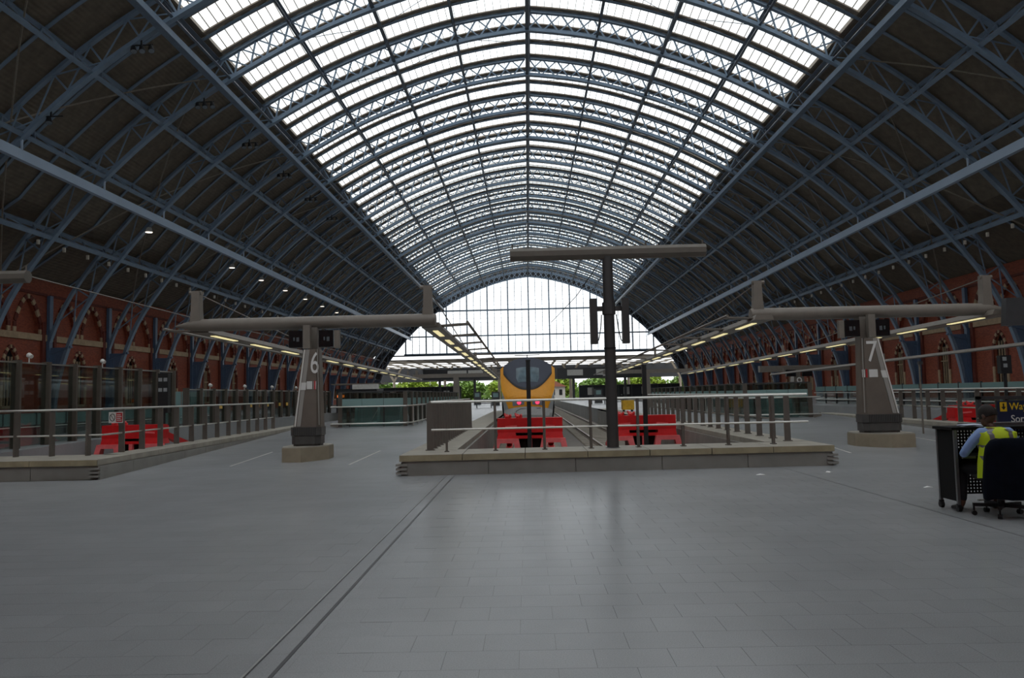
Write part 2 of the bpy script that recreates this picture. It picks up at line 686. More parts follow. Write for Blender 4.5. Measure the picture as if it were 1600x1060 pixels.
# ---- longitudinal purlins: lattice girders between chords
def purlin(s, two, wide):
    mb = MB()
    lo_o, hi_o = 0.16, DEPTH - .14
    a0, a1 = P3(s, lo_o, Y0), P3(s, lo_o, Y1)
    b0, b1 = P3(s, hi_o, Y0), P3(s, hi_o, Y1)
    (_, _), (nx, nz) = arch(s)
    mb.beam(b0, b1, wide, .16, (nx, 0, nz))
    if two:
        mb.beam(a0, a1, wide, .22, (nx, 0, nz))
        n = int((Y1 - Y0) / 1.49)
        for k in range(n):
            ya, yb = Y0 + k * (Y1 - Y0) / n, Y0 + (k + 1) * (Y1 - Y0) / n
            lo, hi = (lo_o, hi_o) if k % 2 else (hi_o, lo_o)
            mb.beam(P3(s, lo, ya), P3(s, hi, yb), .10, .06, (nx, 0, nz))
    else:
        mb.beam(a0, a1, wide * .6, .14, (nx, 0, nz))
        for y in RIBS:
            for dy in (-1, 1):
                mb.beam(P3(s, lo_o, y + dy * 2.6), P3(s, hi_o, y + dy * .2), .07, .07, (nx, 0, nz))
    return mb
for sg in (-1, 1):
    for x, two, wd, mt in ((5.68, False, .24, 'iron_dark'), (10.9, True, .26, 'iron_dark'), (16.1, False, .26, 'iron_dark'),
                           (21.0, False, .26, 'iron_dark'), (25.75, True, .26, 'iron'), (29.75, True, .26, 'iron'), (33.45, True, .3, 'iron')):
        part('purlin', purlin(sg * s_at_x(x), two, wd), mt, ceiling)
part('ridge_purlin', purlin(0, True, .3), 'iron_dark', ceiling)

# ---- bright edge girder below the glazing, and the low trunking
for sg in (-1, 1):
    e = MB()
    e.box(*sorted((sg * 21.3, sg * 21.62)), Y0, Y1, 23.32, 23.74)
    e.box(*sorted((sg * 21.22, sg * 21.7)), Y0, Y1, 23.26, 23.34)
    part('edge_girder', e, 'iron', ceiling)
    t = MB()
    t.beam((sg * 29.9, Y0, 16.2), (sg * 29.9, Y1, 16.2), .22, .72, (sg * .25, 0, 1))
    for y in RIBS:
        t.beam((sg * 29.9, y, 16.5), P3(sg * s_at_x(29.9), 0, y), .1, .1)
    part('cable_trunking', t, 'tray', ceiling)

# ---- glazing: ridge-and-furrow, one skylight per rafter spacing
NP = 72
RIDGE_H = .70
GW = .42
def gl_pt(k, o, y, n=NP):
    s = -S_GL + 2 * S_GL * k / n
    return P3(s, DEPTH + o, y)
def glazing_unit():
    """frame bars, gutter, brackets and all panes for one spacing, y from 0 to PER"""
    bars, gut, brk = MB(), MB(), MB()
    half = PER / 2
    for k in range(NP + 1):
        for yb, sgn in ((GW, 1), (PER - GW, -1)):
            bars.beam(gl_pt(k, .17, yb), gl_pt(k, .17 + RIDGE_H, half), .10, .032, (1, 0, 0))
    sweep(bars, -S_GL, S_GL, 48, [(DEPTH + .15 + RIDGE_H, half - .05), (DEPTH + .15 + RIDGE_H, half + .05), (DEPTH + .23 + RIDGE_H, half + .05), (DEPTH + .23 + RIDGE_H, half - .05)])
    # gutter: a channel over the rafter at y = 0, sides as two rails with a floor
    sweep(gut, -S_GL, S_GL, 48, [(DEPTH + .10, -GW), (DEPTH + .10, GW), (DEPTH + .12, GW), (DEPTH + .12, -GW)])
    for q in (-GW, GW):
        sweep(gut, -S_GL, S_GL, 48, [(DEPTH + .10, q - .03), (DEPTH + .10, q + .03), (DEPTH + .19, q + .03), (DEPTH + .19, q - .03)])
    for k in range(0, NP + 1, 2):
        (x, z), (nx, nz) = arch(-S_GL + 2 * S_GL * k / NP)
        p = Vector(gl_pt(k, .05, 0))
        q = Vector(gl_pt(k, .13, 0))
        brk.beam(p, q, .14, .6, (1, 0, 0))
    return bars, gut, brk
bars, gut, brk = glazing_unit()
bars_me = bars.mesh('glazing_bars', fix=False); bars_me.materials.append(M['gutter'])
gut_me = gut.mesh('gutter'); gut_me.materials.append(M['gutter'])
brk_me = brk.mesh('gutter_bracket', fix=False); brk_me.materials.append(M['bracket'])
def pane_quad(k, face):
    half = PER / 2
    yb = GW if face == 0 else PER - GW
    return [gl_pt(k, .18, yb), gl_pt(k + 1, .18, yb), gl_pt(k + 1, .18 + RIDGE_H, half), gl_pt(k, .18 + RIDGE_H, half)]
allp = MB()
for k in range(NP):
    for fc in (0, 1):
        allp.add(pane_quad(k, fc), [(0, 1, 2, 3)])
allp_me = allp.mesh('glass_panes', fix=False); allp_me.materials.append(M['pane'])
pane_me = {}
for k in range(NP):
    me = MB().add(pane_quad(k, 1), [(0, 1, 2, 3)]).mesh('pane', fix=False)
    me.materials.append(M['pane'])
    pane_me[k] = me
budget = 296
for i in range(len(ys_all) - 1):
    y = ys_all[i]
    sk = inst('skylight', bars_me, ceiling, (0, y, 0))
    inst('gutter', gut_me, sk, (0, 0, 0))
    b = inst('gutter_bracket', brk_me, sk, (0, 0, 0))
    b['kind'] = 'stuff'
    if 57 < y < 66:
        rest = MB()
        for k in range(NP):
            rest.add([(a, bb + y, c) for a, bb, c in pane_quad(k, 0)], [(0, 1, 2, 3)])
            inst('pane', pane_me[k], sk, (0, 0, 0))
        o = part('glass_panes', rest, 'pane', sk, stuff=True)
    else:
        o = inst('glass_panes', allp_me, sk, (0, 0, 0))
        o['kind'] = 'stuff'

# ---- solid boarded decks either side
def deck_unit(sg):
    mb = MB()
    sweep_roof(mb, sg * (S_GL - .1), sg * (S_K + KLEN + .3), 22, [(DEPTH + .08, .0), (DEPTH + .08, PER), (DEPTH + .2, PER), (DEPTH + .2, .0)])
    me = mb.mesh('roof_deck')
    me.materials.append(M['board'])
    return me
dk = {sg: deck_unit(sg) for sg in (-1, 1)}
upst = {}
for sg in (-1, 1):
    a, b = P3(sg * (S_GL - .02), DEPTH, 0), P3(sg * (S_GL - .02), DEPTH + 1.5, 0)
    mb = MB()
    mb.add([(a[0], 0, a[2]), (a[0], PER, a[2]), (b[0], PER, b[2]), (b[0], 0, b[2])], [(0, 1, 2, 3)])
    upst[sg] = mb.mesh('curb_board', fix=False)
    upst[sg].materials.append(M['board'])
for i in range(len(ys_all) - 1):
    for sg in (-1, 1):
        inst('roof_deck', dk[sg], ceiling, (0, ys_all[i], 0))
        inst('curb_board', upst[sg], ceiling, (0, ys_all[i], 0))
# ---- thin tie rods crossing the boarded zones
rods = {}
for sg in (-1, 1):
    for d in (0, 1):
        mb = MB()
        s0, s1 = s_at_x(22.6), s_at_x(29.7)
        s2 = s_at_x(36)
        ya, yb = (0, BAY) if d == 0 else (BAY, 0)
        n = 8
        mb.tube([P3(sg * (s0 + (s1 - s0) * k / n), DEPTH - .5, ya + (yb - ya) * k / n) for k in range(n + 1)], .055, 5)
        mb.tube([P3(sg * (s1 + (s2 - s1) * k / n), DEPTH - .5, yb + (ya - yb) * k / n) for k in range(n + 1)], .055, 5)
        rods[sg, d] = mb.mesh('tie_rod')
        rods[sg, d].materials.append(M['rod'])
for i in range(len(RIBS) - 1):
    for sg in (-1, 1):
        inst('tie_rod', rods[sg, i % 2], ceiling, (0, RIBS[i], 0))
# ---- thin wind braces across the glazed bays
wb = {}
for sg in (-1, 1):
    mb = MB()
    a, b_ = s_at_x(5.68), s_at_x(10.9)
    c_ = s_at_x(16.1)
    mb.tube([P3(sg * (a + (b_ - a) * k / 4), DEPTH - .05, BAY / 3 * (1 + k / 4)) for k in range(5)], .028, 4)
    mb.tube([P3(sg * (b_ + (c_ - b_) * k / 4), DEPTH - .05, BAY / 3 * (2 - k / 4)) for k in range(5)], .028, 4)
    mb.tube([P3(sg * a * k / 4, DEPTH - .05, BAY / 3 * (2 - k / 4)) for k in range(5)], .028, 4)
    wb[sg] = mb.mesh('wind_brace')
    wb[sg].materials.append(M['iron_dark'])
for y in RIBS[:-1]:
    for sg in (-1, 1):
        inst('wind_brace', wb[sg], ceiling, (0, y, 0))
# ---- pale shoes hanging under the lowest purlin
for sg in (-1, 1):
    mb = MB()
    x, z = arch(sg * s_at_x(33.6), -.1)[0]
    for y in ys_all:
        if y > 50:
            mb.box(x - .08, x + .08, y + 1.35, y + 1.5, z - .42, z - .1)
    part('purlin_shoe', mb, 'bracket', ceiling, stuff=True)

# ================================================================== SIDE WALLS
WX = 39.3
def arch_top(op, y):
    """height of a pointed opening at y"""
    yc, hw, zb, zs, rise = op
    t = min(1, abs(y - yc) / hw)
    return zs + rise * (1 - t ** 1.7)
def wall_bay(x_face, x_back, y0, y1, z0, z1, ops):
    ys = {y0, y1}
    for op in ops:
        for k in range(-8, 9):
            ys.add(op[0] + op[1] * k / 8)
    ys = sorted(ys)
    mb = MB()
    for a, b in zip(ys, ys[1:]):
        m = (a + b) / 2
        cuts = sorted([op for op in ops if abs(m - op[0]) < op[1]], key=lambda o: o[2])
        za, zb = z0, z0
        for op in cuts:
            mb.add([(x_face, a, za), (x_face, b, zb), (x_face, b, op[2]), (x_face, a, op[2])], [(0, 1, 2, 3)])
            mb.add([(x_face, a, op[2]), (x_face, b, op[2]), (x_back, b, op[2]), (x_back, a, op[2])], [(0, 1, 2, 3)])
            ta, tb = arch_top(op, a), arch_top(op, b)
            mb.add([(x_face, a, ta), (x_face, b, tb), (x_back, b, tb), (x_back, a, ta)], [(0, 1, 2, 3)])
            za, zb = ta, tb
        mb.add([(x_face, a, za), (x_face, b, zb), (x_face, b, z1), (x_face, a, z1)], [(0, 1, 2, 3)])
    for op in ops:
        for sg in (-1, 1):
            y = op[0] + sg * op[1]
            mb.add([(x_face, y, op[2]), (x_face, y, op[3]), (x_back, y, op[3]), (x_back, y, op[2])], [(0, 1, 2, 3)])
    return mb
UP = [(2.55, 1.42, 7.25, 8.0, 1.95), (6.4, 1.42, 7.25, 8.0, 1.95)]
LOW = [(4.47, .85, 1.6, 4.7, 1.25)]
WT = 11.6
def voussoirs(op, x0, x1, ring):
    yc, hw, zb, zs, rise = op
    out = []
    n = 11
    pts = []
    for k in range(n + 1):
        t = -1 + 2 * k / n
        pts.append((yc + hw * t, zs + rise * (1 - abs(t) ** 1.7)))
    for k in range(n):
        (ya, za), (yb, zb2) = pts[k], pts[k + 1]
        d = Vector((yb - ya, zb2 - za)).normalized()
        nn = Vector((-d.y, d.x)) * ring
        mb = MB()
        sh = .985
        q = [(ya, za), (yb, zb2), (yb + nn.x, zb2 + nn.y), (ya + nn.x, za + nn.y)]
        mb.loft([[(x0, a, b) for a, b in q], [(x1, a, b) for a, b in q]])
        out.append(mb)
    for sg in (-1, 1):
        for j in range(2):
            mb = MB()
            z0 = zb + (zs - zb) * j / 2
            mb.box(min(x0, x1), max(x0, x1), *sorted((yc + sg * hw, yc + sg * (hw + ring))), z0, z0 + (zs - zb) / 2 - .02)
            out.append(mb)
    return out
M['win'] = pm('dark_window_glass', (38, 42, 46), 0.12)
for nm, sg in (('wall_left', -1), ('wall_right', 1)):
    b = MB()
    b.box(*sorted((sg * (WX + .32), sg * (WX + .7))), Y0, Y1, -.6, WT)
    w = struct(part(nm, b, 'brick'), 'red brick side wall of the shed with blind pointed arches', 'wall')
    bay = wall_bay(sg * WX, sg * (WX + .32), 0, BAY, -.3, WT, UP + LOW).mesh('brick_bay')
    bay.materials.append(M['brick'])
    dets = {}
    mb = MB()
    for ya, yb in ((.3, 4.47 - 1.1), (4.47 + 1.1, BAY - .3)):
        pass
    mb.box(*sorted((sg * (WX - .14), sg * (WX + .01))), .2, BAY - .2, 6.72, 7.22)
    dets['string_course'] = (mb, 'stone')
    mb = MB()
    mb.box(*sorted((sg * (WX - .10), sg * (WX + .01))), .2, BAY - .2, 10.35, 10.55)
    dets['cornice'] = (mb, 'dkbrick')
    for q, yy in enumerate((.62, 8.05)):
        mb = MB()
        mb.box(*sorted((sg * (WX - .2), sg * (WX + .01))), yy, yy + .34, -.3, 8.2)
        dets['pilaster_%d' % q] = (mb, 'dkbrick')
    mb = MB()
    mb.box(*sorted((sg * (WX + .2), sg * (WX + .24))), 3.7, 5.25, 1.6, 5.9)
    dets['window_pane'] = (mb, 'win')
    mb = MB()
    for yy in (4.47 - .03, 4.47 - .42, 4.47 + .36):
        mb.box(*sorted((sg * (WX + .1), sg * (WX + .2))), yy, yy + .07, 1.6, 5.3)
    mb.box(*sorted((sg * (WX + .1), sg * (WX + .2))), 3.62, 5.32, 3.9, 4.0)
    mb.box(*sorted((sg * (WX - .1), sg * (WX + .2))), 3.52, 5.42, 1.4, 1.6)
    dets['window_tracery'] = (mb, 'stone')
    dmesh = {}
    for k, (mb, mt) in dets.items():
        me = mb.mesh(k.rstrip('_01'))
        me.materials.append(M[mt])
        dmesh[k] = me
    vme = []
    for op, ring in ((UP[0], .34), (UP[1], .34), (LOW[0], .26)):
        for j, mb in enumerate(voussoirs(op, sg * (WX - .09), sg * (WX + .05), ring)):
            me = mb.mesh('voussoir')
            me.materials.append(M['stone' if j % 2 else 'dkbrick'])
            vme.append((me, mb, j % 2))
    for y in RIBS[:-1]:
        bb = inst('brick_bay', bay, w, (0, y, 0))
        if y < 50:
            continue
        for k, me in dmesh.items():
            inst(k.rstrip('_01'), me, bb, (0, 0, 0))
        if y < 100:
            for me, mb, j in vme:
                inst('voussoir', me, bb, (0, 0, 0))
        else:
            for j in (0, 1):
                key = 'vs%d' % j
                if key not in dmesh.get('_', {}):
                    al = MB()
                    for me, mb, jj in vme:
                        if jj == j:
                            al.add(mb.v, mb.f)
                    ame = al.mesh('voussoirs')
                    ame.materials.append(M['stone' if j else 'dkbrick'])
                    dmesh_v = dets.setdefault('_v', {})
                    if j not in dmesh_v:
                        dmesh_v[j] = ame
                    else:
                        ame = dmesh_v[j]
                o = inst('voussoir_ring', dets['_v'][j], bb, (0, 0, 0))
                o['kind'] = 'stuff'

# wall behind the concourse with the glazed south gable above it
YB = Y0 - .2
b = MB()
b.box(-40, 40, YB - .7, YB, -.3, 13.5)
struct(part('wall_back', b, 'brick'), 'brick end wall behind the concourse', 'wall')
w2 = root('window_2', 'glazed south gable above the brick end wall behind the camera', 'window', (0, YB, 13.5))
mb, gl_ = MB(), MB()
for k in range(-7, 8):
    x = k * 4.6
    xe = min(abs(x), 38)
    mb.box(x - .12, x + .12, YB - .15, YB + .15, 13.5, max(13.6, arch(s_at_x(xe))[0][1] + 1.5))
for z in (16.5, 20, 23.5, 27):
    mb.box(-34, 34, YB - .12, YB + .12, z - .12, z + .12)
part('mullions', mb, 'iron', w2)
gl_.add([(-40, YB - .02, 13.5), (40, YB - .02, 13.5), (40, YB - .02, 36), (-40, YB - .02, 36)], [(0, 1, 2, 3)])
part('pane', gl_, 'pane_end', w2)

# ================================================================== FLOOR, PLATFORMS, PITS
RA0, RA1 = 16.5, 38.0
PZ = 0.42
def zf(y):
    return PZ * max(0.0, min(1.0, (y - RA0) / (RA1 - RA0)))
def left_edge(y):
    """outer face of the curb beside the left pit"""
    return -9.75 - .052 * max(0, min(y, 40) - RA0)
MID = 1.25
def right_edge(y):
    return 2 * MID - left_edge(y)
floor = root('floor', 'broad grey granite concourse floor ramping up to the platforms', 'floor')
NEAR_Y = 7.4
g = MB()
g.box(-39.3, 39.3, Y0 - .3, 16.45, -.3, -.004)
part('concourse_base', g, 'granite', floor)
# paving slabs: the nearest are single slabs, those further out are one piece of stuff
JX = -2.2                        # channel line through the floor
def slab_ok(x0, x1):
    return True
slab_me = MB().box(.0009, TW - .0009, .0009, TD - .0009, -.02, 0).mesh('paving_slab')
slab_me.materials.append(M['granite'])
cand = []
row0 = int(3.0 / TD)
for rw in range(row0, int(15.6 / TD)):
    y = rw * TD
    off = (TW * .5) if rw % 2 == 0 else 0
    n = int(14 / TW)
    for k in range(-n, n):
        x = k * TW + off
        xc = x + TW / 2
        if abs(xc - JX) < .36:
            continue
        if abs(xc + .6) > .70 * y + .7:
            continue
        cand.append((y, x))
cand.sort()
for y, x in cand[:298]:
    inst('paving_slab', slab_me, floor, (x, y, 0))
rest = MB()
for y, x in cand[298:]:
    rest.box(x + .0009, x + TW - .0009, y + .0009, y + TD - .0009, -.02, 0)
part('paving', rest, 'granite', floor, stuff=True)
# plain top beyond the slabs (same material, joints from the texture)
g = MB()
ylast = cand[-1][0] + TD
g.add([(-39.3, ylast, 0), (39.3, ylast, 0), (39.3, 16.45, 0), (-39.3, 16.45, 0)], [(0, 1, 2, 3)])
for sgn in (-1, 1):
    pts = []
    for i in range(21):
        y = 3.0 + (ylast - 3.0) * i / 20
        pts.append((y, -.6 + sgn * (.70 * y + 1.2)))
    for (ya, xa), (yb, xb) in zip(pts, pts[1:]):
        e = sgn * 39.3
        g.add([(xa, ya, -.001), (e, ya, -.001), (e, yb, -.001), (xb, yb, -.001)], [(0, 1, 2, 3)])
g.add([(-39.3, Y0, -.001), (39.3, Y0, -.001), (39.3, 3.0, -.001), (-39.3, 3.0, -.001)], [(0, 1, 2, 3)])
part('concourse', g, 'granite', floor)
# movement joint: two metal channels with a slab strip between
ch = MB()
x = JX - .09
ch.box(x - .012, x + .004, Y0, 16.0, -.03, .003)
part('channel_edge', ch, 'alu_floor', floor)
ch = MB()
ch.box(x + .004, x + .014, Y0, 16.0, -.03, -.002)
x = JX + .065
ch.box(x - .010, x + .010, Y0, 16.0, -.03, -.003)
ch.box(x + .010, x + .018, Y0, 16.0, -.03, .002)
part('movement_joint', ch, 'dkgrey', floor)
part('floor_seam', MB().box(4.555, 4.572, Y0, 16.4, -.01, .0015), 'dkgrey', floor)
st = MB()
for x0, x1 in ((JX - .076, JX + .055), (JX - .36 - TW * .5, JX - .102), (JX + .083, JX + .36 + TW * .5)):
    st.box(x0, x1, Y0, 15.9, -.02, -.0012)
part('joint_margin', st, 'granite', floor)

NY = 230.0
def strip(xa, xb, ya, yb, n, zfun, zlow=-1.2):
    """a slab whose left/right edges and top follow functions of y"""
    mb = MB()
    rings = []
    for i in range(n + 1):
        y = ya + (yb - ya) * i / n
        a, b, z = xa(y), xb(y), zfun(y)
        rings.append([(a, y, zlow), (b, y, zlow), (b, y, z), (a, y, z)])
    mb.loft(rings)
    return mb
K = lambda c: (lambda y: c)
CL, CR = -3.2, 5.7            # outer faces of the curb round the middle pit
PL, PR = -2.2, 4.72           # middle pit
part('platform', strip(left_edge, K(CL), 16.45, RA1, 12, zf), 'granite', floor)
part('platform', strip(K(CR), right_edge, 16.45, RA1, 12, zf), 'granite', floor)
part('platform', strip(K(-11.0), K(PL), RA1, NY, 2, K(PZ)), 'granite', floor)
part('platform', strip(K(PR), K(2 * MID + 11.0), RA1, NY, 2, K(PZ)), 'granite', floor)
part('platform', strip(K(-39.3), K(-17.0), 16.45, NY, 40, zf), 'granite', floor)
part('platform', strip(K(19.5), K(39.3), 16.45, NY, 40, zf), 'granite', floor)
part('track_bed', MB().box(-17.2, 19.7, 16.3, NY, -1.0, -.72), 'ballast', floor)
b = MB()
b.box(-80, 80, NY - .1, 420, -1.4, -.5)
part('yard_ground', b, 'ballast', floor)

def track(xc, y0, y1, name='railway_track'):
    t = thing(name, '', 'track', (xc, y0, -.72))
    r = MB()
    for sg in (-1, 1):
        x = xc + sg * .7525
        r.box(x - .07, x + .07, y0, y1, -.62, -.59)
        r.box(x - .012, x + .012, y0, y1, -.59, -.53)
        r.box(x - .036, x + .036, y0, y1, -.53, -.48)
    part('rail', r, 'rust', t)
    s = MB()
    n = int((y1 - y0) / .7)
    for k in range(n):
        y = y0 + k * .7
        s.box(xc - 1.25, xc + 1.25, y, y + .26, -.74, -.62)
    part('sleepers', s, 'concrete', t, stuff=True)
    return t
M['rust'] = pm('worn_rail_steel', (126, 112, 100), 0.4, 0.5, var=0.2, scale=8)
for xc, lab in ((-.6, 'railway track under the yellow fronted train'), (3.1, 'empty railway track right of the yellow fronted train'),
                (-15.35, 'railway track in the pit left of the numeral six pier'),
                (17.85, 'railway track in the pit right of the numeral seven pier')):
    track(xc, 24, NY)['label'] = lab

# ================================================================== NORTH SCREEN
YE = RIBS[-1]
win = root('window_1', 'huge glazed end screen under the far arch', 'window', (0, YE, 12.2))
ZB = 12.3
def zin(x):
    s = s_at_x(min(abs(x), 38.5))
    return arch(s)[0][1]
XE = 31.4
STEP = 5.2
ZT = [ZB, 16.7, 23.1]
mull = MB()
for k in range(-6, 7):
    x = k * STEP
    if abs(x) < XE:
        m = MB()
        m.box(x - .16, x + .16, YE - .2, YE + .2, ZB, zin(x) + .1)
        part('mullion', m, 'iron', win)
    for j in (1, 2):
        xx = x + STEP * j / 3
        if abs(xx) < XE:
            mull.box(xx - .06, xx + .06, YE - .1, YE + .1, ZB, zin(xx) + .1)
part('glazing_bars', mull, 'iron', win, stuff=True)
for z in ZT:
    x = XE
    while zin(x) < z:
        x -= .05
    part('transom', MB().box(-x - .2, x + .2, YE - .22, YE + .22, z - .16, z + .16), 'iron', win)
hb = MB()
z = ZB + 1.1
while z < 31:
    x = XE
    while x > .3 and zin(x) < z:
        x -= .05
    hb.box(-x, x, YE - .03, YE + .03, z - .022, z + .022)
    z += 1.1
part('fine_bars', hb, 'iron', win, stuff=True)
for k in range(-7, 7):
    xa, xb = max(-XE, k * STEP), min(XE, (k + 1) * STEP)
    if xa >= xb:
        continue
    for zi, z0 in enumerate(ZT):
        z1 = ZT[zi + 1] if zi + 1 < len(ZT) else 40
        mb = MB()
        n = 6
        for i in range(n):
            a, b = xa + (xb - xa) * i / n, xa + (xb - xa) * (i + 1) / n
            ta, tb = min(z1, zin(a) + .05), min(z1, zin(b) + .05)
            if ta <= z0 and tb <= z0:
                continue
            ta, tb = max(ta, z0), max(tb, z0)
            mb.add([(a, YE, z0), (b, YE, z0), (b, YE, tb), (a, YE, ta)], [(0, 1, 2, 3)])
        if mb.v:
            part('pane', mb, 'pane_end', win)
# dark gable ring behind the lattice of the last rib
gb = MB()
for sg in (-1, 1):
    gb2 = [(sg * s_up * k / 40) for k in range(41)]
    for a, b in zip(gb2, gb2[1:]):
        q = [P3(a, .02, 0), P3(b, .02, 0), P3(b, DEPTH + 1.7, 0), P3(a, DEPTH + 1.7, 0)]
        gb.loft([[(x, YE + .3, z) for x, y, z in q], [(x, YE + .36, z) for x, y, z in q]])
part('gable_panel', gb, 'dkgrey', win)
# girder under the screen, white fascia
M['fascia'] = pm('pale_fascia', (206, 204, 198), 0.6)
M['soffit'] = pm('grey_soffit', (120, 112, 98), 0.7, var=.1, scale=1)
part('sill_girder', MB().box(-38.6, 38.6, YE - .35, YE + .35, ZB - .5, ZB - .18), 'iron_dark', win)
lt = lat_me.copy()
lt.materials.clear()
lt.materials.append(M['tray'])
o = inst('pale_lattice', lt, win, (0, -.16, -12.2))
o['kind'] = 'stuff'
#@@SET_END
# ================================================================== NORTH EXTENSION: flat roof, beams, signs
M['roofgrey'] = pm('extension_roof_grey', (118, 108, 92), 0.6, var=.08, scale=.5)
M['darkpanel'] = pm('dark_extension_panel', (30, 32, 36), 0.5, var=.1, scale=.3)
ext = root('ceiling', 'flat extension roof with rows of skylight slots beyond the end screen', 'roof', (0, YE + 2, 11.2))
rb = MB()
for k in range(28):
    x = -56 + 4.2 * k
    rb.box(x - .3, x + .3, YE + .6, 256, 10.7, 11.0)
for y0, y1 in ((YE + .6, 216), (227, 228.2), (242, 243.2), (257, 262)):
    rb.box(-62, 62, y0, y1, 10.85, 11.02)
part('roof_grid', rb, 'roofgrey', ext)
pn = MB()
pn.box(-62, 62, 256, 262, 6.6, 11.1)
part('deep_beam', pn, 'darkpanel', ext)
for xa, xb, zt_, lb in ((-36.5, -17, 3.9, 'long dark partition at the far left end of the shed'), (12, 36.5, 3.5, 'long dark partition at the far right end of the shed')):
    t = thing('partition', lb, 'screen', ((xa + xb) / 2, 192, PZ))
    part('panel', MB().box(xa, xb, 192, 192.3, PZ, zt_), 'darkpanel', t)
    x = xa
    while x < xb:
        part('post', MB().box(x - .1, x + .1, 191.85, 192.4, PZ, zt_ + .1), 'dkgrey', t)
        x += 3.2
    part('top_rail', MB().box(xa, xb, 191.9, 192.4, zt_, zt_ + .12), 'taupe', t)
    for k in range(4):
        part('pale_panel', MB().box(xa + 2 + k * 4.4, xa + 3.4 + k * 4.4, 191.9, 192.0, 1.2, 3.0), 'fascia', t)
for k, (x, y) in enumerate(((-25, 230), (-9, 230), (12, 230), (29, 230), (-40, 230), (44, 230))):
    t = thing('branching_column', 'grey branching column under the extension roof, %s' % (
        'left of the long left sign beam', 'just left of the yellow train', 'right of the yellow train', 'right of the mast near the right wall', 'outermost on the left', 'outermost on the right')[k] if k < 6 else '', 'column', (x, y, PZ))
    t['label'] = ('grey branching roof column far beyond the end screen, ' + ('left of the train', 'nearest left of the train', 'nearest right of the train', 'right of the big T mast', 'outermost left', 'outermost right')[k])
    s = MB()
    s.tube([(x, y, PZ), (x, y, 6.5)], [.5, .38], 10)
    part('shaft', s, 'roofgrey', t)
    for a in (-1, 1):
        part('branch', MB().beam((x, y, 6.2), (x + a * 2.4, y, 10.6), .7, .5), 'roofgrey', t)
for k, (xa, xb, y, z) in enumerate(((-26, -9.5, 190, 5.6), (6.5, 27, 190, 5.2))):
    t = thing('sign_beam', 'far grey sign gantry with pale panels ' + ('left' if k == 0 else 'right') + ' of the yellow train', 'sign', ((xa + xb) / 2, y, PZ))
    part('cross_beam', MB().box(xa, xb, y - .5, y + .5, z, z + 2.6), 'dkgrey', t)
    for x in (xa + 4, xb - 4):
        part('post', MB().box(x - .3, x + .3, y - .3, y + .3, PZ, z + .1), 'dkgrey', t)
    for x0, w in (((-20, 4.6), (-15.0, 3.6)) if k == 0 else ((9, 3.8), (16, 4.2))):
        part('sign_panel', MB().box(x0, x0 + w, y - .72, y - .5, z + .8, z + 2.2), 'fascia', t, label='pale blank sign panel')
# ---- trees and a bank beyond the open north end
M['leaf'] = pm('bright_green_leaves', (140, 164, 56), 0.6, var=0.35, scale=.5)
M['leaf2'] = pm('mid_green_leaves', (104, 136, 54), 0.6, var=0.35, scale=.5)
M['bark'] = pm('tree_bark', (84, 70, 54), 0.9)
def tree(x, y, h, r, mat, lab):
    t = thing('tree', lab, 'tree', (x, y, -.5))
    tk = MB()
    tk.tube([(x, y, -.5), (x + .2, y, h * .5)], [.45, .2], 7)
    part('trunk', tk, 'bark', t)
    rnd = random.Random(int(x * 31 + y))
    cr = MB()
    for i in range(3200):
        a, b2, q = rnd.random() * 6.283, rnd.uniform(-1, 1), rnd.random() ** .4
        cx = x + r * q * math.cos(a) * math.sqrt(1 - b2 * b2)
        cy = y + r * q * math.sin(a) * math.sqrt(1 - b2 * b2)
        cz = h * .47 + h * .47 * q * b2
        s = rnd.uniform(.5, .95)
        u = Vector((rnd.uniform(-1, 1), rnd.uniform(-1, 1), rnd.uniform(-.6, .6))).normalized() * s
        v = u.cross(Vector((rnd.uniform(-1, 1), rnd.uniform(-1, 1), 1))).normalized() * s * .7
        c = Vector((cx, cy, cz))
        cr.add([c - u, c - v * .8, c + u, c + v * .8], [(0, 1, 2, 3)])
    o = cr.mesh('foliage', (x, y, -.5), fix=False)
    o.materials.append(M[mat])
    f = inst('foliage', o, t, (0, 0, 0))
    f['kind'] = 'stuff'
tl = ['leftmost bright green tree beyond the open north end', 'mid green tree second from the left beyond the open north end', 'bright green tree left of the left sign gantry',
      'mid green tree behind the left sign gantry', 'bright green tree just left of the train', 'mid green tree just right of the train', 'mid green tree behind the T mast',
      'bright green tree right of the T mast', 'rightmost mid green tree beyond the open north end']
for k, l in enumerate(tl):
    tree(-78 + 17.6 * k, 300 + 6 * (k % 2), 8.5 + (k * 7) % 3, 8.2, ('leaf', 'leaf2')[k % 2 if k < 5 else (k + 1) % 2], l)
hg = MB()
rnd = random.Random(5)
for i in range(5200):
    c = Vector((rnd.uniform(-95, 85), rnd.uniform(328, 340), rnd.uniform(-.5, 5.2 + 1.6 * math.sin(i * .37))))
    sz = rnd.uniform(.6, 1.2)
    u = Vector((rnd.uniform(-1, 1), rnd.uniform(-.6, .6), rnd.uniform(-1, 1))).normalized() * sz
    v = u.cross(Vector((rnd.uniform(-.3, .3), 1, rnd.uniform(-.3, .3)))).normalized() * sz * .7
    hg.add([c - u, c - v, c + u, c + v], [(0, 1, 2, 3)])
me = hg.mesh('hedge', (0, 334, -.5), fix=False)
me.materials.append(M['leaf2'])
o = inst('hedge', me, None, (0, 334, -.5))
o['kind'] = 'stuff'
tag(o, 'long green hedge beyond the trees at the open north end', 'hedge')
M['roofred'] = pm('red_tile_roof', (150, 96, 78), .8)
hs = thing('far_building', 'low pale building with a red pitched roof seen right of the train', 'building', (7, 280, -.5))
part('wall', MB().box(1.5, 12.5, 276, 284, -.5, 4.2), 'fascia', hs)
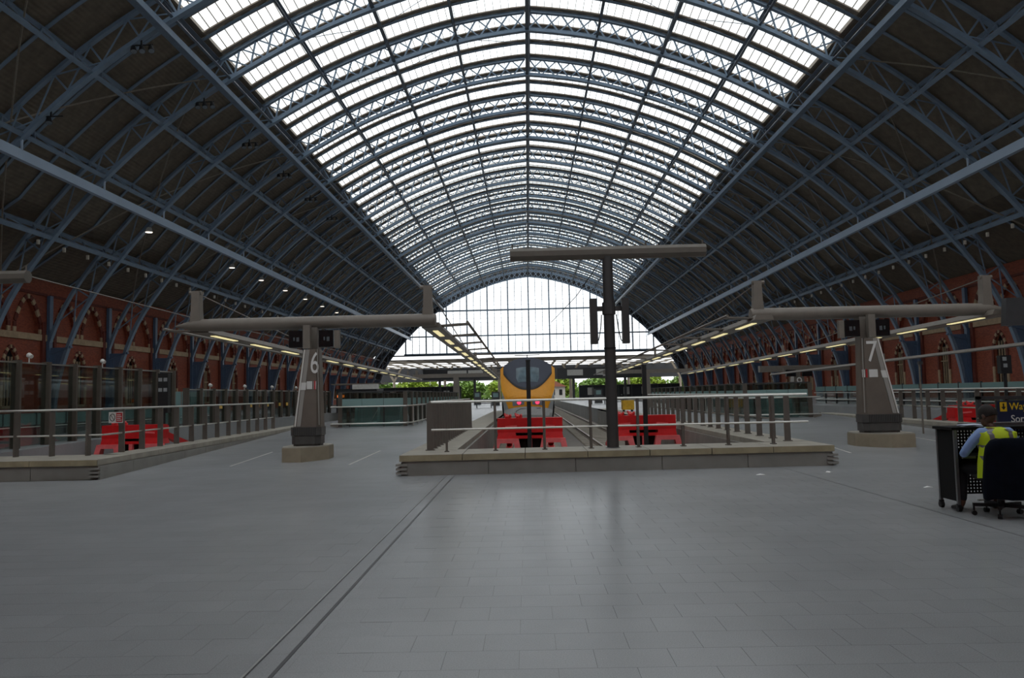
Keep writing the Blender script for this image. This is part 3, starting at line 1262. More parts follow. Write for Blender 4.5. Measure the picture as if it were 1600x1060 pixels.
part('roof', MB().loft([[(1, 275, 4.2), (13, 275, 4.2), (7, 275, 7.2)], [(1, 285, 4.2), (13, 285, 4.2), (7, 285, 7.2)]]), 'roofred', hs)
for x in (2.6, 5.2, 7.8, 10.4):
    part('window', MB().box(x, x + 1.1, 275.9, 276.05, 1.2, 3.2), 'dark', hs)

# ================================================================== CURBS WITH STONE COPINGS ROUND THE PITS
def curb(label, outer, inner, blocks, grow=None):
    """outer/inner: matching polylines (x, y); top is level at PZ"""
    pass
M['clad2'] = M['cladding']
def lay_blocks(name, pts_a, pts_b, z0, z1, mat, parent, gap=.014):
    for i in range(len(pts_a) - 1):
        a0, a1, b0, b1 = map(Vector, (pts_a[i], pts_a[i + 1], pts_b[i], pts_b[i + 1]))
        d = (a1 - a0).normalized() * gap / 2
        mb = MB()
        q = [a0 + d, a1 - d, b1 - d, b0 + d]
        mb.loft([[(p.x, p.y, z0) for p in q], [(p.x, p.y, z1) for p in q]])
        part(name, mb, mat, parent)
def lerp_pts(a, b, n):
    return [(a[0] + (b[0] - a[0]) * i / n, a[1] + (b[1] - a[1]) * i / n) for i in range(n + 1)]
# middle pit
FLc, FRc = (-3.25, 15.95), (5.72, 16.42)
cm = thing('curb', 'long grey stone clad curb with buff coping in front of the train', 'curb', (1.2, 16.2, 0))
bl, br_ = (PL - .02, 17.42), (PR + .05, 17.85)
core = MB()
core.loft([[(FLc[0] + .06, FLc[1] + .06, z), (FRc[0] - .06, FRc[1] + .06, z), (br_[0] + .02, br_[1], z), (bl[0] - .02, bl[1], z)] for z in (-1.0, PZ - .12)])
part('core', core, 'cladding', cm)
A = lerp_pts(FLc, FRc, 7)
B = lerp_pts((FLc[0], 17.42), (FRc[0], 17.85), 7)
lay_blocks('coping_slab', A, B, PZ - .125, PZ, 'coping', cm)
lay_blocks('coping_edge', [(x, y - .012) for x, y in A], [(x, y - .001) for x, y in A], PZ - .125, PZ - .006, 'coping_buff', cm)
A2 = lerp_pts((FLc[0] + .03, FLc[1] + .03), (FRc[0] - .03, FRc[1] + .03), 5)
B2 = lerp_pts((FLc[0] + .03, FLc[1] + .09), (FRc[0] - .03, FRc[1] + .09), 5)
lay_blocks('cladding_panel', A2, B2, 0.0, PZ - .135, 'cladding', cm)
for sg, c in ((-1, FLc), (1, FRc)):
    for z in (.06, .14, .22):
        part('end_rib', MB().box(*sorted((c[0] - sg * .16, c[0] + sg * .07)), c[1] + .0, c[1] + .5, z - .022, z + .022), 'cladding', cm)
for nm, lab, xo, xi, ys_, n in (('curb', 'stone coping strip along the left side of the middle pit', CL - .03, PL, (17.43, 60), 26),
                                ('curb', 'stone coping strip along the right side of the middle pit', CR + .03, PR, (17.86, 60), 26)):
    t = thing(nm, lab, 'curb', ((xo + xi) / 2, 17.5, PZ))
    lay_blocks('coping_slab', lerp_pts((xo, ys_[0]), (xo, ys_[1]), n), lerp_pts((xi, ys_[0]), (xi, ys_[1]), n), PZ - .125, PZ + .002, 'coping', t)
    mb = MB().box(*sorted((xo - .0 if xo < 0 else xo, xi + (.06 if xi < 0 else -.06))), ys_[0], ys_[1], -.9, PZ - .13)
    part('core', mb, 'cladding', t)
# left and right pits: an L of front curb and long side curb
def side_pit(sg):
    mx = (lambda x: x) if sg < 0 else (lambda x: 2 * MID - x)
    lab = 'left' if sg < 0 else 'right'
    t = thing('curb', 'grey clad curb with buff coping round the %s pit' % lab, 'curb', (mx(-9.9), 16.6, 0))
    fo = [(mx(-9.75 - 1.5 * k), 16.5 + .06 * k) for k in range(7)]
    fi = [(mx(-10.45 - 1.5 * k if k == 0 else -9.75 - 1.5 * k), 18.25) for k in range(7)]
    lay_blocks('coping_slab', fo, fi, PZ - .125, PZ, 'coping', t)
    lay_blocks('coping_edge', [(x, y - .012) for x, y in fo], [(x, y - .001) for x, y in fo], PZ - .125, PZ - .006, 'coping_buff', t)
    part('core', MB().loft([[(mx(-9.85), 16.58, z), (mx(-18.7), 16.95, z), (mx(-18.7), 18.2, z), (mx(-10.5), 18.2, z)] for z in (-1.0, PZ - .12)]), 'cladding', t)
    lay_blocks('cladding_panel', [(x + (.03 if x == fo[0][0] and sg > 0 else 0), y + .04) for x, y in fo], [(x, y + .1) for x, y in fo], 0, PZ - .135, 'cladding', t)
    n = 15
    so = [(mx(left_edge(16.5 + 1.55 * k) - .0), 16.5 + 1.55 * k) for k in range(n)]
    si = [(mx(left_edge(16.5 + 1.55 * k) - .72), (18.25 if k == 0 else 16.5 + 1.55 * k)) for k in range(n)]
    lay_blocks('coping_slab', so, si, PZ - .125, PZ + .001, 'coping', t)
    core = MB()
    core.loft([[(mx(left_edge(y) - .05), y, -1.0), (mx(left_edge(y) - .66), y, -1.0), (mx(left_edge(y) - .66), y, PZ - .12), (mx(left_edge(y) - .05), y, PZ - .12)] for y in (16.6, 22, 28, 33, 38.3)])
    part('side_core', core, 'cladding', t)
    lay_blocks('cladding_panel', [(x - .02 * (1 if sg > 0 else -1), y) for x, y in so], [(x - .06 * (1 if sg > 0 else -1), y) for x, y in so], 0, PZ - .135, 'cladding', t)
    for z in (.05, .13, .21):
        part('corner_rib', MB().box(*sorted((mx(-9.70), mx(-9.93))), 16.48, 16.8, z, z + .04), 'cladding', t)
    part('drain_slot', MB().box(*sorted((mx(left_edge(19.8) - .08), mx(left_edge(19.8) + .004))), 19.5, 19.95, .16, .26), 'dark', t)
side_pit(-1)
side_pit(1)

# ================================================================== BALUSTRADES
def fin(mb, x, y, z0, z1, ang, w=.14, t=.022, taper=.0):
    c, s = math.cos(ang), math.sin(ang)
    def ring(z, ww):
        return [(x + c * a * ww / 2 - s * b * t / 2, y + s * a * ww / 2 + c * b * t / 2, z) for a, b in ((-1, -1), (1, -1), (1, 1), (-1, 1))]
    mb.loft([ring(z0, w), ring(z1, w * (1 - taper))])
    return mb
def balustrade(label, pts, post_pts, ang, rails, z=PZ, h=1.06, rail_off=(0, 0), group=None, w=.13, th=.025):
    t = thing('balustrade', label, 'railing', (pts[0][0], pts[0][1], z), group)
    for (x, y) in post_pts:
        mb = MB()
        a = ang(x, y) if callable(ang) else ang
        fin(mb, x, y, z, z + h - .02, a, w, th, .1)
        fin(mb, x, y, z, z + .02, a, w + .05, .1)
        part('post', mb, 'bronze', t)
    for zr, r, ox, oy, cut in rails:
        pl = [(x + ox, y + oy, z + zr) for x, y in pts[:cut]]
        part('rail', MB().tube(pl, r, 10), 'steel', t, sm=True)
    return t
RL = [(1.06, .028, 0, 0, None), (.47, .022, 0, -.03, None)]
# middle front: run from left to right along the curb
fy = lambda x: 16.75 + (x + 2.6) * .05
fposts = [-2.36, -1.32, -.27, .73, 1.75, 2.72, 3.7, 4.68]
balustrade('steel railing across the curb in front of the train and T mast', [(-2.68, fy(-2.7)), (5.45, fy(5.45))], [(x, fy(x)) for x in fposts], math.pi / 2 + .12, RL, w=.08, th=.05)
lf = [(-2.78, 17.3 + .62 * k) for k in range(20)]
balustrade('row of flat grey fins with top rail along the left side of the middle pit', [lf[0], lf[-1]], lf, .0, [(1.06, .026, 0, 0, None)], w=.15, th=.03)
rf = [(5.28 , 18.0 + 1.08 * k) for k in range(20)]
balustrade('open railing of flat posts along the right side of the middle pit', [rf[0], rf[-1]], rf, .0, [(1.06, .026, 0, 0, None), (.47, .02, .06, 0, None)], w=.14, th=.03)
for sg, lab in ((-1, 'steel railing turning the corner of the left pit, no entry notice on it'), (1, 'steel railing along the curb of the right pit behind the seated worker')):
    mx = (lambda x: x) if sg < 0 else (lambda x: 2 * MID - x)
    ex = lambda y: left_edge(y) - .62
    fp = [(mx(-10.75 - .84 * k), 17.9) for k in range(9)]
    sp = [(mx(ex(18.9 + 1.12 * k)), 18.9 + 1.12 * k) for k in range(13)]
    path = [fp[-1], (mx(-10.42), 17.9), sp[1], sp[-1]]
    t = balustrade(lab, path, [], 0, [(1.06, .028, 0, 0, None), (.47, .022, 0, 0, None)])
    for (x, y) in fp:
        part('post', fin(MB(), x, y, PZ, PZ + 1.04, math.pi / 2 - .3, .12, .05, .1), 'bronze', t)
    for (x, y) in sp:
        part('post', fin(MB(), x, y, PZ, PZ + 1.04, 0, .15, .03, .1), 'bronze', t)
    if sg < 0:
        rail_left = t

# no entry notice on the left railing
M['white'] = pm('white_sign', (214, 212, 208), .5, var=.03)
M['signred'] = pm('sign_red', (176, 34, 40), .5, var=.05)
M['black'] = pm('sign_black', (26, 26, 28), .5, var=.03)
t = thing('notice', 'small white and red no entry notice fixed to the left railing', 'sign', (-10.52, 18.55, PZ + .7))
nx0, ny, nz = -10.67, 18.62, PZ + .72
part('board', MB().box(nx0, nx0 + .34, ny, ny + .01, nz, nz + .26), 'white', t)
part('red_panel', MB().box(nx0 + .18, nx0 + .33, ny - .004, ny, nz + .02, nz + .24), 'signred', t)
ring = MB()
cx, cz = nx0 + .09, nz + .13
ring.tube([(cx + .062 * math.cos(a * math.pi / 10), ny - .004, cz + .085 * math.sin(a * math.pi / 10)) for a in range(21)], .008, 5, cap=False)
ring.beam((cx - .04, ny - .004, cz + .06), (cx + .04, ny - .004, cz - .06), .012, .008)
part('prohibition_ring', ring, 'black', t)
ln = MB()
for k in range(4):
    ln.box(nx0 + .2, nx0 + .31 - .02 * (k % 2), ny - .006, ny - .004, nz + .055 + .042 * k, nz + .072 + .042 * k)
part('text_lines', ln, 'white', t)
#@@P3_END
# ================================================================== NUMBERED PIERS WITH T BEAMS
M['pier'] = pm('dark_bronze_panel', (116, 107, 98), 0.40, 0.25, var=.12, scale=2)
M['pier_base'] = pm('ribbed_grey_base', (84, 82, 80), .45, .2)
M['numeral'] = pm('pale_numeral', (222, 220, 216), .5, var=.02)
M['palestrip'] = pm('pale_edge_panel', (158, 154, 148), .4, .1, var=.04)
M['brightstrip'] = pm('bright_edge_strip', (224, 222, 216), .35, .1, var=.03)
M['plinth'] = pm('pale_plinth_concrete', (148, 136, 116), .8, var=.12, scale=4, bump=.2)
M['screen_dark'] = pm('dark_display', (20, 21, 24), .25)
M['display_txt'] = pm('dim_display_digits', (84, 88, 92), .5, var=.05)
def pier(sg, num, px, py, lab, w0, w1, d_out, dn, sn):
    """sg=+1: slanting chrome edge to the right (numeral 7); px = x of the straight edge"""
    zb = zf(py) - .03
    t = thing('pier', lab, 'pillar', (px + sg * .5, py + .5, zb))
    X = lambda d: px + sg * d
    # boat shaped plinth
    o = [(-.16, .30), (.06, -.05), (w0 * .5, -.42), (w0 + .14, -.36), (w0 + .26, .10), (w0 + .26, .75), (w0 * .8, 1.2), (.1, 1.2), (-.16, .8)]
    part('plinth', MB().prism([(X(a), py + b) for a, b in o], zb - .15, .40), 'plinth', t)
    o2 = [(a * .985 + .01, b * .985 + .02) for a, b in o]
    part('plinth_cap', MB().prism([(X(a), py + b) for a, b in o2], .40, .425), 'coping', t)
    # stepped base
    def sec(d0, d1, y0, y1, r=.12):
        return [(X(d0 + r), y0), (X(d1 - r), y0), (X(d1), y0 + r), (X(d1), y1 - r), (X(d1 - r), y1), (X(d0 + r), y1), (X(d0), y1 - r), (X(d0), y0 + r)]
    lo = MB()
    lo.loft([[(x, y, z) for x, y in sec(.03, w0 + .01, py + .05, py + .6)] for z in (.425, .47)])
    lo.loft([[(x, y, z) for x, y in sec(0, w0 + .04, py + .02, py + .63)] for z in (.475, .68)])
    lo.loft([[(x, y, z) for x, y in sec(-.02, w0 + .06, py, py + .65)] for z in (.69, .90)])
    part('base_rings', lo, 'pier_base', t)
    gr = MB()
    for k in range(int((w0 - .1) / .045)):
        d = .1 + .045 * k
        gr.box(*sorted((X(d), X(d + .012))), py - .008, py + .004, .70, .89)
    part('vent_slots', gr, 'dark', t, stuff=True)
    z0, z1 = .90, 2.88
    b0, b1 = sec(0, w0, py + .05, py + .6, .09), sec(.05, w1, py + .12, py + .55, .07)
    body = MB().loft([[(x, y, z0) for x, y in b0], [(x, y, z1) for x, y in b1]])
    part('body_panel', body, 'pier', t)
    # chrome edge strips following the slanting side
    for d0, d1, w, nm in ((w0 - .21, w1 - .19, .10, 'light_panel'), (w0 - .085, w1 - .075, .035, 'chrome_strip')):
        mb = MB()
        mb.loft([[(X(d0), py + .035, z0 + .02), (X(d0 + w), py + .035, z0 + .02), (X(d0 + w), py + .06, z0 + .02), (X(d0), py + .06, z0 + .02)],
                 [(X(d1), py + .105, z1 - .01), (X(d1 + w), py + .105, z1 - .01), (X(d1 + w), py + .14, z1 - .01), (X(d1), py + .14, z1 - .01)]])
        part(nm, mb, 'palestrip' if nm == 'light_panel' else 'brightstrip', t)
    part('edge_strip', MB().beam((X(.015), py + .04, z0 + .05), (X(.075), py + .11, z1), .02, .02), 'palestrip', t)
    fy_ = lambda z: py + .05 + .07 * (z - z0) / (z1 - z0)
    # numeral
    tl = math.atan2(.07, z1 - z0)
    lettering('numeral', num, .78, 'numeral', t, (X(dn), fy_(2.5) - .012, 2.5), sx=sn, tilt=math.pi / 2 - tl)
    # notices on the panel
    for d0, d1 in (((.02, .09), (.2, .42)) if sg > 0 else ((.1, .16), (.2, .34))):
        zz = 1.86
        nt = MB().loft([[(X(d0), fy_(z) - .008, z), (X(d1), fy_(z) - .008, z), (X(d1), fy_(z) + .004, z), (X(d0), fy_(z) + .004, z)] for z in (zz, zz + .2)])
        part('notice', nt, 'white', t, label='white notice')
    zz = 1.85
    part('red_notice', MB().loft([[(X(.115), fy_(z) - .009, z), (X(.155), fy_(z) - .009, z), (X(.155), fy_(z) + .004, z), (X(.115), fy_(z) + .004, z)] for z in (zz, zz + .22)]), 'signred', t, label='red notice')
    e = lambda z: w0 - .21 + (w1 - w0 + .02) * (z - z0) / (z1 - z0)
    part('white_label', MB().loft([[(X(e(z) - .02), fy_(z) - .022, z), (X(e(z) + .11), fy_(z) - .022, z), (X(e(z) + .11), fy_(z) - .006, z), (X(e(z) - .02), fy_(z) - .006, z)] for z in (1.84, 2.03)]), 'white', t)
    # neck and displays
    part('neck', MB().box(*sorted((X(.16), X(.36))), py + .42, py + .75, 2.88, 3.5), 'taupe', t)
    part('neck_post', MB().box(*sorted((X(.26), X(.44))), py + .10, py + .25, 2.9, 3.5), 'taupe', t)
    part('side_bracket', MB().box(*sorted((X(-.48), X(-.35))), py + .15, py + .3, 2.9, 3.36), 'taupe', t)
    for d0, d1 in ((-.33, .04), (.46, .81)):
        dsp = MB().box(*sorted((X(d0), X(d1))), py + .12, py + .4, 2.93, 3.36)
        dd = part('display', dsp, 'screen_dark', t)
        dm = (d0 + d1) / 2
        part('digits', MB().box(*sorted((X(dm - .09), X(dm - .02))), py + .112, py + .119, 3.08, 3.19).box(*sorted((X(dm + .02), X(dm + .06))), py + .112, py + .119, 3.10, 3.19), 'display_txt', dd)
    # ---- the beam is carried on the pier: part of it
    yb = py + .55
    zc = 3.60
    bm_ = MB()
    rr = []
    d_in = -2.92 if sg < 0 else -2.66
    for d, r in ((d_in, .15), (d_in + .05, .17), (d_out - .6, .17), (d_out, .15), (d_out + .5, .03)):
        z = zc + (0.0 if d < d_out + .1 else -.02)
        rr.append([(X(d), yb + r * 1.15 * math.cos(a), z + r * math.sin(a)) for a in [2 * math.pi * k / 14 for k in range(14)]])
    bm_.loft(rr)
    part('cross_beam', bm_, 'taupe', t, sm=True)
    for d in (d_in + .2, d_out - .05):
        up = MB()
        up.loft([[(X(d - w), yb - .12, z), (X(d + w), yb - .12, z), (X(d + w), yb + .12, z), (X(d - w), yb + .12, z)] for z, w in ((zc, .15), (zc + .4, .115), (4.5, .10))])
        part('upright', up, 'taupe', t)
        q = MB().tube([(X(d) - sg * .12, yb, 4.46), (X(d) + sg * .2, yb, 4.46)], .055, 8)
        part('upright_cap', q, 'taupe', t)
        s2 = 1 if d > 0 else -1
        a = Vector((X(d), yb, 4.44)); b = Vector((X(d), yb + 14, 3.5))
        part('stay_rod', MB().tube([a, b], .018, 5), 'taupe', t)
    return t
pier(-1, '6', -5.88, 19.7, 'tapering bronze pier with numeral six carrying a T beam, left of the train', .70, .46, 3.42, .14, .62)
pier(1, '7', 8.05, 20.35, 'tapering bronze pier with numeral seven carrying a T beam, right of the T mast', .94, .54, 3.62, .30, .8)

# ================================================================== CANOPY LIGHT TROUGHS OVER THE PLATFORMS
M['lampstrip'] = emis('warm_fluorescent_strip', (255, 240, 180), .75)
def trough(x, side, lab, y0=20.4, y1=62, lit=True):
    zt = lambda y: 3.42 - .0118 * (y - 20.4)
    t = thing('canopy_trough', lab, 'light', (x, y0, zt(y0)))
    part('housing', MB().loft([[(x - .26, y, zt(y)), (x + .26, y, zt(y)), (x + .20, y, zt(y) + .13), (x - .20, y, zt(y) + .13)] for y in (y0, y1)]), 'taupe', t)
    y = y0 + .9
    while lit and y < y1 - 2:
        part('lamp', MB().loft([[(x - .07, yy, zt(yy) - .018), (x + .07, yy, zt(yy) - .018), (x + .07, yy, zt(yy) + .01), (x - .07, yy, zt(yy) + .01)] for yy in (y, y + 1.7)]), 'lampstrip', t)
        y += 3.1
    xe = x + side * .95
    part('edge_rail', MB().tube([(xe, yy, zt(yy) + .12) for yy in (y0, y1)], .04, 6), 'taupe', t)
    y = y0 + .5
    while y < y1 - 1:
        part('rung', MB().beam((x + side * .2, y, zt(y) + .08), (xe, y, zt(y) + .12), .5, .03), 'taupe', t)
        y += 3.1
    y = y0 + 17.5
    while y < y1 + 1:
        q = MB()
        q.box(x - .05, x + .05, y - .05, y + .05, zt(y) + .1, zt(y) + .5)
        part('hanger', q, 'taupe', t)
        y += 18.5
trough(-9.25, -1, 'light trough hanging from the outer end of the numeral six beam')
trough(-3.1, 1, 'light trough with ladder edge just left of the train')
trough(5.6, -1, 'light trough hanging from the inner end of the numeral seven beam')
trough(11.75, 1, 'light trough hanging from the outer end of the numeral seven beam')
# smaller T frames further down the platforms carry the troughs
def t_frame(xc, y, lab):
    t = thing('platform_frame', lab, 'frame', (xc, y, PZ))
    z = 3.42 - .0118 * (y - 20.4)
    part('column', MB().loft([[(xc - w, y - .2, zz), (xc + w, y - .2, zz), (xc + w, y + .2, zz), (xc - w, y + .2, zz)] for zz, w in ((PZ, .3), (z + .2, .2))]), 'taupe', t)
    part('arm', MB().beam((xc - 3.4, y, z + .28), (xc + 3.4, y, z + .28), .3, .3), 'taupe', t)
    for d in (-3.1, 3.1):
        part('upright', MB().box(xc + d - .1, xc + d + .1, y - .1, y + .1, z + .15, z + .75), 'taupe', t)
for xc, side in ((-6.2, 'left'), (8.7, 'right')):
    t_frame(xc, 61.2, 'small grey T frame at the far end of the %s light troughs' % side)

# ================================================================== BIG T MAST
M['mast'] = pm('dark_grey_mast', (72, 70, 70), .45, .2, var=.08, scale=3)
def mast(mx_, my, lab, zc=4.66, x0=-2.12, x1=2.14, extras=True):
    t = thing('mast', lab, 'mast', (mx_, my, PZ))
    part('pole', MB().tube([(mx_, my, PZ), (mx_, my, PZ + .02), (mx_, my, 2.2), (mx_, my, 4.6)], [.17, .128, .122, .11], 18), 'mast', t, sm=True)
    part('collar', MB().tube([(mx_, my, 3.30), (mx_, my, 3.56)], .145, 16), 'mast', t)
    part('joint_ring', MB().tube([(mx_, my, 2.55), (mx_, my, 2.58)], .132, 16), 'dark', t)
    oc = [(math.cos(a + .39), math.sin(a + .39)) for a in [k * math.pi / 4 for k in range(8)]]
    part('arm', MB().loft([[(mx_ + d, my + c * .15, zc + s * .145) for c, s in oc] for d in (x0, x1)]), 'taupe_d', t)
    if extras:
        for sg in (-1, 1):
            part('bracket', MB().box(*sorted((mx_ + sg * .1, mx_ + sg * .36)), my - .05, my + .05, 3.38, 3.48), 'mast', t)
            part('panel', MB().box(*sorted((mx_ + sg * .27, mx_ + sg * .42)), my - .16, my + .02, 2.66, 3.64), 'mast', t)
            part('cable', MB().tube([(mx_ + sg * .16, my, 3.3), (mx_ + sg * .19, my - .02, 3.0), (mx_ + sg * .24, my - .02, 2.75), (mx_ + sg * .32, my, 2.66)], .012, 5), 'dark', t)
        part('stay_wire', MB().tube([(mx_ - .12, my, 4.52), (mx_ - .5, my + 3, 4.1), (mx_ - 1.0, my + 8, 3.9)], .012, 4), 'dark', t)
    for d in (x0 + .05, -.85, .85, x1 - .05):
        part('pin', MB().tube([(mx_ + d, my, zc + .1), (mx_ + d, my, zc + .24)], .018, 6), 'taupe_d', t)
    return t
M['taupe_d'] = pm('brown_grey_arm', (104, 98, 90), .5, .1, var=.08)
mast(1.2, 16.95, 'tall dark T mast standing on the curb right of the train')
mast(-13.4, 16.95, 'T mast left of the frame whose rounded arm end shows at left edge', 4.45, x0=-2.1, x1=1.78, extras=False)
t = thing('sign_panel_post', 'dark grey panel on a post at the right edge of the photo', 'sign', (11.95, 20.0, 0))
part('panel', MB().loft([[(11.56, 19.9, 3.78), (12.6, 19.9, 3.8), (12.6, 20.1, 3.8), (11.56, 20.1, 3.78)], [(11.5, 19.9, 3.08), (12.6, 19.9, 3.1), (12.6, 20.1, 3.1), (11.5, 20.1, 3.08)]]), 'dkgrey', t)
part('post', MB().box(12.15, 12.3, 19.93, 20.08, zf(20) - .05, 3.5), 'dkgrey', t)

# ================================================================== BUFFER STOPS
M['red'] = pm('buffer_red', (206, 26, 30), .4, var=.1, scale=5)
M['pink'] = pm('worn_pale_red', (238, 108, 110), .5, var=.1, scale=5)
M['redwhite'] = pm('red_lamp', (214, 70, 70), .4)
def buffer_stop(xc, y, lab):
    t = thing('buffer_stop', lab, 'buffer stop', (xc, y, -.5))
    part('cross_beam', MB().box(xc - 1.12, xc + 1.12, y, y + .45, .30, .80), 'red', t)
    part('impact_plate', MB().box(xc - 1.05, xc + 1.05, y + .45, y + .7, .3, .75), 'red', t)
    part('lower_beam', MB().box(xc - .62, xc + .62, y - .04, y + .3, .10, .20), 'red', t)
    for sg in (-1, 1):
        x = xc + sg * .80
        part('side_frame', MB().loft([[(x - .30, y - .02, .31), (x + .30, y - .02, .31), (x + .30, y + .5, .31), (x - .30, y + .5, .31)], [(x - .34, y - .05, .09), (x + .34, y - .05, .09), (x + .34, y + .6, .09), (x - .34, y + .6, .09)]]), 'red', t)
        f = MB()
        for e in (-1, 1):
            f.loft([[(x + e * .20, y - .2, .10), (x + e * .40, y - .2, .10), (x + e * .40, y + .05, .10), (x + e * .20, y + .05, .10)],
                    [(x + e * .36, y - .3, -.58), (x + e * .54, y - .3, -.58), (x + e * .54, y + .05, -.58), (x + e * .36, y + .05, -.58)]])
        f.box(x - .40, x + .40, y - .21, y + .04, -.04, .105)
        part('foot_clamp', f, 'pink', t)
        part('skid', MB().box(x - .12, x + .12, y + .1, y + 4.2, -.475, -.34), 'red', t)
        part('raking_strut', MB().beam((x, y + .5, .5), (x, y + 4.0, -.40), .2, .22), 'red', t)
    part('dark_gap_box', MB().box(xc - .46, xc + .46, y + .32, y + 1.6, -.45, .28), 'dark', t)  # black box added to imitate the shade in the gap under the beams
    part('centre_post', MB().box(xc - .06, xc + .06, y - .1, y + .06, -.6, .1), 'pink', t)
    for d, r in ((-.75, .11), (-.38, .13)):
        h = MB()
        for k in range(5):
            a = k * 1.25
            h.tube([(xc + d + .07 * math.cos(a), y + .2, .80), (xc + d + .12 * math.cos(a + .6), y + .2 + .1 * math.sin(a), .88 + .04 * (k % 3))], [.05, .035], 7)
        part('tape_bundle', h, 'redwhite', t, label='bundle of red and white tape')
    for sg in (-1, 1):
        part('plate_label', MB().beam((xc + sg * .45, y - .008, .53), (xc + sg * .85, y - .008, .5), .012, .06), 'pink', t)
    return t
buffer_stop(-.56, 27.0, 'red buffer stop directly in front of the yellow train')
buffer_stop(3.36, 27.2, 'red buffer stop right of the big T mast')
buffer_stop(-15.2, 28.6, 'red buffer stop in the left pit behind the railing')
buffer_stop(17.5, 31.6, 'red buffer stop in the right pit behind the seated worker')
for x, y, zt, lab in ((-.58, 26.3, 2.74, 'slim black post standing before the yellow train'), (3.35, 26.6, 2.5, 'slim black post at the right buffer stop')):
    t = thing('signal_post', lab, 'post', (x, y, -.72))
    part('post', MB().box(x - .07, x + .07, y - .07, y + .07, -.66, zt), 'black', t)
    part('base_plate', MB().box(x - .2, x + .2, y - .2, y + .2, -.72, -.66), 'dkgrey', t)
    part('cap', MB().box(x - .085, x + .085, y - .085, y + .085, zt, zt + .03), 'black', t)

